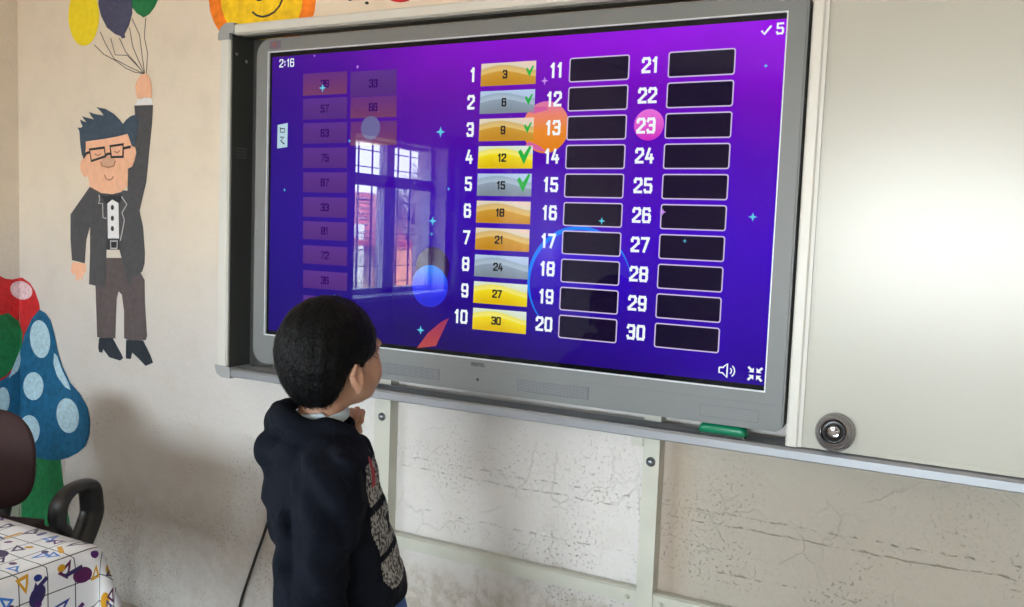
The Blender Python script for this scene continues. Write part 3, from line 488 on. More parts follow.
for nm, key, m_, lab, ss in (('painted_balloon', 'balloonY', 'yellow', 'yellow balloon painted on the wall, furthest left of the three', (0, 1)),
                             ('painted_balloon', 'balloonN', 'navy', 'dark navy balloon painted on the wall between the yellow and green ones', (2, 3, 4)),
                             ('painted_balloon', 'balloonG', 'green', 'green balloon painted on the wall, top edge cut by the photo, nearest the screen', (5, 6))):
    f = MURAL[key][0]; cx = sum(p[0] for p in f) / len(f); cz = min(p[1] for p in f)
    t = thing(nm, (cx, 0, cz), lab, 'wall painting', group='balloons held by the painted man')
    paint_part('balloon', key, P[m_], t, 1)
    for i in ss: stroke_part('string', 'string%d' % i, P['string'], t, 0, .0028)
sun = thing('painted_sun', (-.15, 0, 1.85), 'smiling yellow sun with an orange rim painted behind the corner of the board frame', 'wall painting')
paint_part('orange_rim', 'sun_outer', P['orange'], sun, 0); paint_part('yellow_face', 'sun_inner', P['sunyellow'], sun, 1)
stroke_part('smile', 'smile', P['line'], sun, 2, .006); stroke_part('nose', 'sunnose', P['line'], sun, 2, .006)
q = MB(); painting(q, 'red_shape', 0); one('painted_red_shape', q, P['red'], 'rounded red painting just above the top rail, mostly cut off by the photo edge', 'wall painting')
for k in ('dark_marks1', 'dark_marks2'):
    q = MB(); painting(q, k, 0); one('painted_mark', q, P['line'], 'small dark painted mark between the sun and the red shape', 'wall painting', 'dark marks beside the painted sun')
ms = thing('painted_mushroom', (-1.2, 0, .98), 'red mushroom cap with a pinkish white spot painted in the wall corner', 'wall painting')
paint_part('cap', 'cap_red', P['red'], ms, 0); paint_part('spot', 'red_spot', P['pink'], ms, 1)
q = MB(); painting(q, 'cap_green', .0016); one('painted_leaf', q, P['green'], 'rounded green shape painted over the red mushroom cap in the corner', 'wall painting')
ms = thing('painted_mushroom', (-1.1, 0, .3), 'tall blue mushroom with pale blue spots and a green stem painted behind the chair', 'wall painting')
paint_part('stem', 'stem_green', P['green'], ms, 1); cp = paint_part('cap', 'cap_blue', P['blue'], ms, 3)
for i in range(7): paint_part('spot', 'bs%d' % i, P['pale'], cp, 4)

# ------------------------------------------------------------------ steel stand on the wall
st = thing('steel_stand', (.78, -.02, 0), 'pale painted steel posts and crossbars fixed to the wall under the board', 'stand')
PX = ((.345, .40), (1.158, 1.20))
for x0, x1 in PX:
    q = MB()
    q.extrude([(x0, 0), (x0, -.04), (x1, -.04), (x1, 0), (x1 - .004, 0), (x1 - .004, -.036), (x0 + .004, -.036), (x0 + .004, 0)], 2, 0.02, 1.9)
    q.box((x0 - .03, -.04, 0), (x1 + .03, 0, .02))
    q.build('post', M['steel_paint'], st)
for a, c in ((.40, 1.158), (1.20, 3.0)):
    q = MB()
    q.extrude([(0, .452), (-.034, .452), (-.034, .486), (-.026, .490), (-.006, .490), (0, .486)], 0, a, c); q.build('crossbar', M['steel_paint'], st)
for bx_, bz_, yy in ((.372, .828, -.04), (1.179, .822, -.04), (1.134, .468, -.034), (1.222, .468, -.034), (.425, .468, -.034)):
    q = MB(); mt = Matrix.Translation((bx_, yy, bz_)) @ Matrix.Rotation(PI / 2, 4, 'X')
    r = .012 if yy == -.04 else .006
    q.lathe([(r, 0), (r, .002), (r * .55, .0025), (r * .55, .006), (r * .2, .0075)], mt, 16)
    q.build('bolt', M['bolt'] if yy == -.04 else M['steel_paint'], st)
q = MB(); q.box((1.128, -.046, .858), (1.158, -.002, .885)); q.build('bracket', M['steel_paint'], st)

# ------------------------------------------------------------------ board frame
fr = thing('whiteboard_rack', (.5, -.05, .89), 'long aluminium rail frame with a charcoal left side around the screen and whiteboard', 'frame')
q = MB(); q.extrude([(-.197, -.02), (-.197, -.112), (-.192, -.12), (-.162, -.12), (-.157, -.115), (-.157, -.02)], 2, .93, 1.915); q.build('left_rail', M['alu_white'], fr)
q = MB()
q.extrude([(-.155, -.02), (-.155, -.112), (-.148, -.116), (-.148, -.03), (-.06, -.03), (-.06, -.02)], 2, .925, 1.925)
sp_ = q.build('side_panel', M['charcoal'], fr)
q = MB()
for i in range(4): q.box((-.1475, -.098, 1.563 + i * .009), (-.146, -.055, 1.568 + i * .009))
q.build('vent', M['vent'], sp_)
q = MB()
for (yy, zz_) in ((-.10, 1.87), (-.06, 1.855)):
    q = MB(); q.lathe([(.005, 0), (.004, .002)], Matrix.Translation((-.148, yy, zz_)) @ Matrix.Rotation(PI / 2, 4, 'Y'), 12); q.build('screw', M['alu'], sp_)
top = [(-.02, 1.953), (-.115, 1.953), (-.12, 1.948), (-.12, 1.928), (-.112, 1.922), (-.104, 1.922), (-.104, 1.934), (-.085, 1.934), (-.085, 1.924), (-.078, 1.924), (-.078, 1.934), (-.055, 1.934), (-.055, 1.924), (-.048, 1.924), (-.048, 1.934), (-.02, 1.934)]
q = MB(); q.extrude(top, 0, -.14, 3.0); q.build('top_rail', M['alu_white'], fr)
q = MB(); q.box((-.14, -.082, 1.9215), (3.0, -.05, 1.926)); q.build('slide_track', M['charcoal'], fr)
bot = [(-.02, .896), (-.112, .896), (-.12, .900), (-.12, .917), (-.116, .923), (-.105, .926), (-.098, .920), (-.086, .918), (-.080, .926), (-.074, .918), (-.062, .918), (-.056, .926), (-.050, .918), (-.02, .918)]
q = MB(); q.extrude(bot, 0, -.14, 3.0); q.build('bottom_rail', M['alu'], fr)
for z0, z1 in ((1.910, 1.957), (.893, .93)):
    q = MB(); r = .03
    if z0 > 1: prof = [(-.138, z1), (-.172, z1), (-.192, z1 - .012), (-.201, z1 - .03), (-.201, z0), (-.155, z0), (-.155, z1 - .030), (-.138, z1 - .030)]
    else: prof = [(-.138, z0), (-.138, z0 + .032), (-.155, z0 + .034), (-.155, z1), (-.201, z1), (-.201, z0 + .03), (-.192, z0 + .010), (-.172, z0)]
    q.extrude(prof, 1, -.018, -.1235); q.build('corner_cap', M['cap'], fr)

# ------------------------------------------------------------------ interactive display
SX0, SZ0, SW, SH = 0.0, 1.040, 1.460, .823
DX0, DX1, DZ0, DZ1 = -.045, 1.502, .955, 1.900
FY = -.128                                                      # bezel front
GY = -.120                                                      # glass front
dp = thing('interactive_display', (.73, -.06, .955), 'large grey framed touch screen showing a purple space game with numbered answer boxes', 'screen')
q = MB()
outer = rounded(DX0, DZ0, DX1, DZ1, .03, 6, (.02, .05, .045, .02)); inner = rounded(SX0, SZ0, SX0 + SW, SZ0 + SH, .001, 6)
ring_plate(q, outer, inner, -.05, FY + .004)
o2 = rounded(DX0 + .004, DZ0 + .004, DX1 - .004, DZ1 - .004, .03, 6, (.018, .047, .042, .018))
ring_plate(q, o2, inner, FY + .005, FY)
bz = q.build('bezel', M['bezel'], dp)
q = MB(); i2 = rounded(SX0 + .003, SZ0 + .003, SX0 + SW - .003, SZ0 + SH - .003, .001, 6)
ring_plate(q, inner, i2, GY, FY + .001); q.build('inner_lip', M['bezel_lip'], bz)
q = MB(); q.extrude(rounded(DX0 + .02, DZ0 + .02, DX1 - .02, DZ1 - .02, .03), 1, -.042, -.118); q.build('back_housing', M['charcoal'], dp)
for x0, x1 in ((.40, .617), (.848, 1.042)):
    q = MB(); q.bbox((x0, FY - .0015, .973), (x1, FY + .002, 1.004), .0012); q.build('speaker_grille', M['perforation'], dp)
q = MB(); ring_plate(q, rounded(1.316, .970, 1.449, .998, .003), rounded(1.3175, .9715, 1.4475, .9965, .003), FY + .001, FY - .0006); q.build('port_cover', M['bezel_line'], dp)
q = MB(); q.lathe([(.0035, 0), (.003, .0015)], Matrix.Translation((.732, FY, .988)) @ Matrix.Rotation(PI / 2, 4, 'X'), 14); q.build('power_button', M['ink'], dp)
q = MB(); q.box((DX0 + .03, FY - .0004, 1.0135), (DX1 - .01, FY + .001, 1.0145)); q.build('seam', M['bezel_line'], dp)
q = MB(); q.box((.008, FY - .0006, 1.869), (.050, FY + .001, 1.892)); stk = q.build('sticker', mat('purple_grey_sticker', (.11, .085, .13), .4), dp)
q = MB(); q.box((.020, FY - .0012, 1.874), (.034, FY, 1.887)); q.build('sticker_mark', mat('sticker_red', (.20, .06, .06), .5), stk)
# stroke lettering
GL = {'0': [[(0, .15), (.12, 0), (.88, 0), (1, .15), (1, .85), (.88, 1), (.12, 1), (0, .85), (0, .15)]], '1': [[(.15, .82), (.62, 1), (.62, 0)]],
      '2': [[(0, .78), (0, .88), (.15, 1), (.85, 1), (1, .88), (1, .62), (0, .12), (0, 0), (1, 0)]], '3': [[(0, .85), (.12, 1), (.88, 1), (1, .86), (1, .62), (.85, .52), (.35, .52)], [(.85, .52), (1, .40), (1, .14), (.88, 0), (.12, 0), (0, .15)]],
      '4': [[(.45, 1), (0, .28), (1, .28)], [(.78, .55), (.78, 0)]], '5': [[(.95, 1), (.05, 1), (.05, .56), (.85, .56), (1, .44), (1, .14), (.88, 0), (.12, 0), (0, .14)]],
      '6': [[(.95, .86), (.85, 1), (.12, 1), (0, .86), (0, .14), (.12, 0), (.88, 0), (1, .14), (1, .44), (.88, .56), (0, .56)]], '7': [[(0, 1), (1, 1), (.35, 0)]],
      '8': [[(.12, .52), (0, .64), (0, .87), (.12, 1), (.88, 1), (1, .87), (1, .64), (.88, .52), (.12, .52), (0, .40), (0, .14), (.12, 0), (.88, 0), (1, .14), (1, .40), (.88, .52)]],
      '9': [[(.05, .14), (.15, 0), (.88, 0), (1, .14), (1, .86), (.88, 1), (.12, 1), (0, .86), (0, .58), (.12, .46), (1, .46)]], ':': [[(.4, .2), (.4, .32)], [(.4, .62), (.4, .74)]],
      'V': [[(0, 1), (.5, 0), (1, 1)]], 'E': [[(1, 1), (0, 1), (0, 0), (1, 0)], [(0, .5), (.8, .5)]], 'S': [[(1, .88), (.85, 1), (.1, 1), (0, .85), (0, .62), (.1, .5), (.9, .5), (1, .38), (1, .12), (.9, 0), (.1, 0), (0, .12)]], 'T': [[(0, 1), (1, 1)], [(.5, 1), (.5, 0)]], 'L': [[(0, 1), (0, 0), (1, 0)]]}
def write(mb, text, xr, zc, h, wd, stroke, y, th, gap=.35, mi=0, align='r'):
    wds = [wd * (.62 if c == '1' else .5 if c == ':' else 1) for c in text]
    total = sum(wds) + (len(text) - 1) * gap * wd
    x = xr - total if align == 'r' else xr if align == 'l' else xr - total / 2
    for c, ww in zip(text, wds):
        for pl in GL[c]:
            pts = [(x + p[0] * ww, zc - h / 2 + p[1] * h) for p in pl]
            for i in range(len(pts) - 1):
                (ax, az), (bx2, bz2) = pts[i], pts[i + 1]; d = math.hypot(bx2 - ax, bz2 - az) or 1; ux, uz = (bx2 - ax) / d * stroke / 2, (bz2 - az) / d * stroke / 2
                mb.plate([(ax - ux - uz, az - uz + ux), (bx2 + ux - uz, bz2 + uz + ux), (bx2 + ux + uz, bz2 + uz - ux), (ax - ux + uz, az - uz - ux)], y, th, mi)
        x += ww + gap * wd
q = MB(); write(q, 'VESTEL', .732, 1.027, .0075, .0055, .0016, FY, .0005, align='c'); q.build('brand_lettering', M['ink'], bz)
# lit picture
def screen_background():
    m = bpy.data.materials.new('screen_picture'); m.use_nodes = True; n, l = nodes_of(m); bs = n['Principled BSDF']
    bs.inputs['Base Color'].default_value = (.004, .004, .005, 1); bs.inputs['Roughness'].default_value = .008; bs.inputs['Specular IOR Level'].default_value = .14
    t = n.new('ShaderNodeTexCoord'); s = n.new('ShaderNodeSeparateXYZ'); l.new(t.outputs['Object'], s.inputs[0])
    u = math_node(n, l, 'DIVIDE', math_node(n, l, 'ADD', s.outputs['X'], .73), SW); v = math_node(n, l, 'DIVIDE', math_node(n, l, 'SUBTRACT', s.outputs['Z'], .085), SH)
    nz = n.new('ShaderNodeTexNoise'); nz.inputs['Scale'].default_value = 2.6; nz.inputs['Detail'].default_value = 3; l.new(t.outputs['Object'], nz.inputs['Vector'])
    vv = math_node(n, l, 'ADD', v, math_node(n, l, 'MULTIPLY', math_node(n, l, 'SUBTRACT', nz.outputs['Fac'], .5), .35))
    vv = math_node(n, l, 'ADD', vv, math_node(n, l, 'MULTIPLY', math_node(n, l, 'SUBTRACT', u, .6), .12))
    r = n.new('ShaderNodeValToRGB'); l.new(vv, r.inputs[0]); e = r.color_ramp.elements
    e[0].position = 0; e[0].color = (.012, .0, .14, 1); e[1].position = 1; e[1].color = (.26, .0, .66, 1)
    for p_, c_ in ((.18, (.022, .0, .30, 1)), (.42, (.045, .0, .46, 1)), (.62, (.075, 0, .42, 1)), (.82, (.14, 0, .44, 1))):
        k_ = e.new(p_); k_.color = c_
    f = n.new('ShaderNodeMapRange'); l.new(u, f.inputs[0]); f.inputs[1].default_value = 0; f.inputs[2].default_value = .85; f.inputs[3].default_value = .55; f.inputs[4].default_value = 1.15
    bl_ = n.new('ShaderNodeMapRange'); l.new(u, bl_.inputs[0]); bl_.inputs[1].default_value = .05; bl_.inputs[2].default_value = .38; bl_.inputs[3].default_value = .65; bl_.inputs[4].default_value = 0.0
    l.new(mixrgb(n, l, bl_.outputs[0], r.outputs[0], (.020, .0, .40)), bs.inputs['Emission Color']); l.new(f.outputs[0], bs.inputs['Emission Strength']); return m
q = MB(); q.box((SX0 + .001, GY, SZ0 + .001), (SX0 + SW - .001, -.112, SZ0 + SH - .001)); q.build('glass', M['black'], dp)
q = MB(); q.box((SX0 + .012, GY - .0004, SZ0 + .014), (SX0 + SW - .003, GY, SZ0 + SH - .015)); pic = q.build('picture', screen_background(), dp)
def scr(lvl): return GY - .0004 - lvl * .0003
def splate(mb, pts, lvl, mi=0): mb.plate([(SX0 + a, SZ0 + c) for a, c in pts], scr(lvl), .0003, mi)
def circ(cx, cz, r, n=36, r2=None): return [(cx + r * math.cos(2 * PI * k / n), cz + (r2 or r) * math.sin(2 * PI * k / n)) for k in range(n)]
def grad_emis(name, stops, axis='Z', c0=0, c1=1, k=1.0, wave=0):
    m = emis(name, (1, 1, 1), k); n, l = nodes_of(m); bs = n['Principled BSDF']
    t = n.new('ShaderNodeTexCoord'); s = n.new('ShaderNodeSeparateXYZ'); l.new(t.outputs['Generated'], s.inputs[0])
    a = s.outputs[axis]
    if wave: a = math_node(n, l, 'ADD', a, math_node(n, l, 'MULTIPLY', math_node(n, l, 'SINE', math_node(n, l, 'MULTIPLY', s.outputs['X'], 4.2)), wave))
    r = n.new('ShaderNodeValToRGB'); l.new(a, r.inputs[0]); e = r.color_ramp.elements
    e[0].position = stops[0][0]; e[0].color = (*stops[0][1], 1); e[1].position = stops[-1][0]; e[1].color = (*stops[-1][1], 1)
    for p_, c_ in stops[1:-1]: x_ = e.new(p_); x_.color = (*c_, 1)
    l.new(r.outputs[0], bs.inputs['Emission Color']); return m
E_ = dict(white=emis('lit_white', (.86, .92, .95)), slot=emis('lit_slot', (.004, .0, .020)), slotline=emis('lit_outline', (.60, .50, .74)), greenc=emis('lit_green', (.01, .42, .05)), tiledark=emis('lit_black', (.02, .02, .02)),
    gold=grad_emis('lit_gold', [(0, (.52, .24, .012)), (.45, (.58, .30, .03)), (.50, (.72, .50, .16)), (.72, (.62, .42, .16)), (.76, (.68, .62, .48)), (1, (.80, .60, .50))], wave=-.16),
    yellow=grad_emis('lit_yellow', [(0, (.72, .48, .0)), (.5, (.85, .68, .01)), (.55, (.86, .80, .16)), (.72, (.82, .72, .12)), (.76, (.66, .74, .50)), (1, (.70, .78, .70))], wave=-.16),
    silver=grad_emis('lit_silver', [(0, (.20, .25, .30)), (.45, (.26, .33, .42)), (.50, (.40, .50, .60)), (.72, (.30, .40, .52)), (.76, (.42, .54, .74)), (1, (.46, .58, .80))], wave=-.16),
    dimtile=grad_emis('dim_tile', [(0, (.075, .012, .20)), (.5, (.085, .018, .21)), (1, (.095, .02, .25))]), dimorange=grad_emis('dim_orange_tile', [(0, (.16, .035, .12)), (1, (.12, .018, .20))]), dimnum=emis('dim_number', (.03, .0, .12)),
    orange=grad_emis('orange_planet', [(0, (.72, .20, .0)), (.45, (.80, .24, .02)), (.75, (.80, .22, .15)), (1, (.66, .16, .40))], wave=0), pinkp=grad_emis('pink_planet', [(0, (.62, .02, .50)), (1, (.80, .16, .70))]), moon=emis('moon', (.13, .12, .30)),
    bluep=grad_emis('blue_planet', [(0, (.02, .02, .60)), (.5, (.015, .02, .85)), (1, (.02, .22, .85))]), deep=grad_emis('deep_planet', [(0, (.016, .0, .20)), (.4, (.026, .0, .42)), (.8, (.04, .0, .62)), (1, (.03, .05, .72))]), rim=emis('planet_rim', (.0, .20, .90)), shade=emis('dark_disc', (.020, .0, .07)),
    comet=grad_emis('comet', [(0, (.45, .06, .05)), (1, (.30, .02, .10))]), star=emis('lit_star', (.10, .55, .75)), starp=emis('lit_pink_star', (.55, .25, .80)), iconp=emis('lit_panel', (.45, .62, .72)))
def spart(name, mb, m): return mb.build(name, m, pic)
q = MB(); splate(q, circ(.998, .215, .137, 60), 0); spart('planet', q, E_['rim'])
q = MB(); splate(q, circ(1.002, .209, .1335, 60), 1); spart('planet', q, E_['deep'])
q = MB(); splate(q, circ(.895, .590, .063, 48), 1); spart('planet', q, E_['orange'])
q = MB(); splate(q, [(.846, .628), (.862, .640), (.895, .640), (.900, .632), (.862, .624)], 2); PR_ = emis('pink_ring', (.62, .10, .35)); spart('planet_ring', q, PR_); q = MB(); splate(q, [(.850, .556), (.842, .548), (.870, .535), (.90, .530), (.88, .545)], 2); spart('planet_ring', q, PR_)
q = MB(); splate(q, circ(1.159, .590, .036, 40), 1); spart('planet', q, E_['pinkp'])
q = MB(); splate(q, circ(.580, .232, .052, 40), 0); spart('planet_shadow', q, E_['shade'])
q = MB(); splate(q, circ(.573, .180, .056, 44), 1); spart('planet', q, E_['bluep'])
mx_, mz_ = ICONS['moon']; q = MB(); splate(q, circ(mx_, mz_, .032, 32), 4); spart('moon', q, E_['moon'])
q = MB(); splate(q, COMET, 0); spart('comet', q, E_['comet'])
for i, (a, c) in enumerate(STARS):
    r = (.012, .014, .012, .010, .012, .010, .006, .004, .005, .009, .008, .005, .005, .005, .005, .005, .005)[i]
    q = MB(); splate(q, [(a, c + r), (a + r * .25, c + r * .25), (a + r, c), (a + r * .25, c - r * .25), (a, c - r), (a - r * .25, c - r * .25), (a - r, c), (a - r * .25, c + r * .25)], 5)
    spart('star', q, E_['starp'] if i in (5, 6, 7, 10) else E_['star'])
PITCH = .0688
KINDS = 'gsgysggsyy'; VALS = [3, 6, 9, 12, 15, 18, 21, 24, 27, 30]
proto = {}
def clean(pts): return pts
for i in range(10):
    z1 = .752 - PITCH * i; z0 = z1 - .056
    q = MB(); splate(q, [(.7075, z0), (.863, z0), (.8625, z1), (.7085, z1)], 2); spart('answer_tile', q, E_[{'g': 'gold', 's': 'silver', 'y': 'yellow'}[KINDS[i]]])
    q = MB(); write(q, str(VALS[i]), SX0 + .777, SZ0 + (z0 + z1) / 2 - .001, .017, .0095, .0042, scr(3), .0003, .5, align='c'); spart('tile_value', q, E_['tiledark'])
    if i < 5:
        big = i > 2; s_ = .030 if big else .018; cx = .840 if big else .846; cz = (z0 + z1) / 2 + (.006 if big else .004)
        q = MB(); splate(q, [(cx - s_ * .6, cz + s_ * .25), (cx - s_ * .35, cz + s_ * .45), (cx - s_ * .05, cz), (cx + s_ * .45, cz + s_ * .75), (cx + s_ * .62, cz + s_ * .6), (cx - s_ * .02, cz - s_ * .8)], 3); spart('tick', q, E_['greenc'])
    q = MB(); write(q, str(i + 1), SX0 + .689, SZ0 + (z0 + z1) / 2 + .002, .030, .0150, .0062, scr(3), .0003, .62); spart('number', q, E_['white'])
    for col, (xa, xn) in enumerate(((.952, .932), (1.198, 1.172))):
        outer_ = rounded(xa, z0 - .001, xa + .153, z1 + .001, .006, 3); inn = rounded(xa + .0028, z0 + .0018, xa + .1502, z1 - .0018, .004, 3)
        q = MB(); splate(q, inn, 2, 0); o_ = MB()
        ring_plate(o_, [(SX0 + a, SZ0 + c) for a, c in outer_], [(SX0 + a, SZ0 + c) for a, c in inn], scr(2), scr(3.2)); spart('answer_slot', q, E_['slot']); spart('slot_outline', o_, E_['slotline'])
        q = MB(); write(q, str(11 + i + 10 * col), SX0 + xn, SZ0 + (z0 + z1) / 2 + .002, .030, .0150, .0062, scr(3), .0003, .62); spart('number', q, E_['white'])
for lst, vals, oranges in ((DIM_A, [39, 57, 63, 75, 87, 33, 81, 72, 36, 54], (0,)), (DIM_B, [33, 66, 48], (1, 2))):
    for i, (x0, z0, x1, z1) in enumerate(lst):
        q = MB(); splate(q, [(x0, z0), (x1, z0), (x1, z1), (x0, z1)], 1); spart('waiting_tile', q, E_['dimorange'] if i in oranges else E_['dimtile'])
        q = MB(); write(q, str(vals[i]), SX0 + (x0 + x1) / 2, SZ0 + (z0 + z1) / 2, .018, .010, .004, scr(2), .0003, .5, align='c'); spart('tile_value', q, E_['dimnum'])
q = MB(); write(q, '2:16', SX0 + ICONS['time'][0], SZ0 + ICONS['time'][1], .020, .0115, .003, scr(2), .0003, .45, align='c'); spart('clock_text', q, E_['white'])
q = MB(); write(q, '5', SX0 + 1.449, SZ0 + .788, .021, .012, .004, scr(2), .0003, align='r'); spart('score_text', q, E_['white'])
q = MB(); q.stroke([(SX0 + 1.404, SZ0 + .786), (SX0 + 1.410, SZ0 + .778), (SX0 + 1.424, SZ0 + .795)], .0045, scr(2), .0003); spart('score_tick', q, E_['white'])
q = MB(); splate(q, ICONS['icon'], 2); ic = spart('side_icon', q, E_['iconp'])
q = MB(); cx, cz = .0548, .583
q.stroke([(SX0 + cx - .008, SZ0 + cz + .020), (SX0 + cx + .008, SZ0 + cz + .020), (SX0 + cx + .008, SZ0 + cz + .010), (SX0 + cx - .008, SZ0 + cz + .010), (SX0 + cx - .008, SZ0 + cz + .024)], .003, scr(3), .0003)
q.stroke([(SX0 + cx - .008, SZ0 + cz - .004), (SX0 + cx + .006, SZ0 + cz - .004), (SX0 + cx - .006, SZ0 + cz - .014), (SX0 + cx + .008, SZ0 + cz - .024)], .004, scr(3), .0003); spart('side_icon_mark', q, E_['tiledark'])
# loudspeaker and shrink icons
q = MB(); bx0, bz0 = SX0 + 1.366, SZ0 + .039
q.stroke([(bx0 - .012, bz0 + .006), (bx0 - .004, bz0 + .006), (bx0 + .006, bz0 + .016), (bx0 + .006, bz0 - .016), (bx0 - .004, bz0 - .006), (bx0 - .012, bz0 - .006), (bx0 - .012, bz0 + .006)], .0035, scr(2), .0003)
for rr_ in (.008, .015): q.stroke([(bx0 + .008 + rr_ * math.cos(a), bz0 + rr_ * math.sin(a)) for a in (-.9, -.45, 0, .45, .9)], .0028, scr(2), .0003)
spart('sound_icon', q, E_['white'])
q = MB(); ix, iz = SX0 + 1.434, SZ0 + .038
for sx_ in (-1, 1):
    for sz_ in (-1, 1):
        f = lambda a, c: (ix + sx_ * a, iz + sz_ * c)
        q.plate([f(.003, .003), f(.014, .003), f(.0105, .0065), f(.017, .013), f(.0135, .0165), f(.007, .010), f(.003, .014)][:: (1 if sx_ * sz_ > 0 else -1)], scr(2), .0003)
spart('shrink_icon', q, E_['white'])

# ------------------------------------------------------------------ whiteboard
wb = thing('whiteboard', (2.2, -.1, .926), 'plain cream enamel whiteboard sliding in the rails to the right of the screen', 'whiteboard')
q = MB(); q.box((1.520, -.108, .935), (2.75, -.092, 1.925)); q.build('writing_surface', M['board'], wb)
q = MB(); q.extrude([(1.508, -.088), (1.508, -.118), (1.512, -.121), (1.530, -.121), (1.533, -.118), (1.533, -.1145), (1.541, -.1145), (1.541, -.088)], 2, .927, 1.928); q.build('edge_trim', M['alu_white'], wb)
q = MB(); q.box((1.541, -.1095, .927), (2.75, -.090, .937)); q.build('bottom_trim', M['board'], wb)
q = MB(); q.box((2.735, -.118, .927), (2.76, -.090, 1.928)); q.build('edge_trim', M['alu_white'], wb)

# ------------------------------------------------------------------ things on the tray
er = thing('board_eraser', (1.378, -.10, .926), 'green rounded whiteboard eraser lying on the tray below the screen', 'eraser')
q = MB(); bm = bmesh.new(); bmesh.ops.create_cube(bm, size=1)
for v in bm.verts: v.co = Vector((v.co.x * .112 * (1 if v.co.z < 0 else .90), v.co.y * .036, v.co.z * .021))
bmesh.ops.bevel(bm, geom=[e for e in bm.edges if abs(e.verts[0].co.z - e.verts[1].co.z) > .01 or (e.verts[0].co.z > 0 and e.verts[1].co.z > 0)], offset=.011, segments=5, affect='EDGES', profile=.5)
q.from_bm(bm, 0, True, Matrix.Translation((1.366, -.099, .9425))); q.build('grip', M['green'], er)
q = MB(); q.bbox((1.314, -.115, .926), (1.418, -.083, .933), .001); q.build('felt_pad', M['felt'], er)
kn = thing('round_camera', (1.606, -.112, .926), 'small round chrome camera with a black face resting on the tray against the whiteboard', 'camera')
ax = Matrix.Translation((1.610, -.110, .968)) @ Matrix.Rotation(math.radians(90 - 14), 4, 'X')
q = MB(); q.lathe([(.022, 0), (.036, .003), (.0405, .010), (.0410, .016), (.0385, .019), (.0390, .0215), (.0370, .026), (.0345, .0275), (.0350, .030), (.0325, .036), (.0285, .041), (.0262, .043)], ax, 48); q.build('chrome_body', M['chrome'], kn)
q = MB(); q.lathe([(.0260, .038), (.0260, .0445), (.022, .0455), (.012, .043), (.010, .041)], ax, 40); q.build('black_face', M['lens'], kn)
q = MB(); q.lathe([(.010, .0405), (.0105, .0450), (.0085, .0465), (.0065, .0440), (.003, .0435)], ax, 32); q.build('lens_ring', M['chrome'], kn)

# ------------------------------------------------------------------ cable
cb = MB(); cb.tube(smooth_curve([(.10, -.012, .93), (.06, -.012, .78), (-.02, -.012, .58), (-.095, -.012, .381), (-.124, -.012, .31), (-.152, -.012, .237), (-.186, -.012, .146), (-.22, -.012, .01)]), .0045, 8)
one('power_cable', cb, M['rubber'], 'thin black cable running down the wall from the screen behind the child', 'cable')

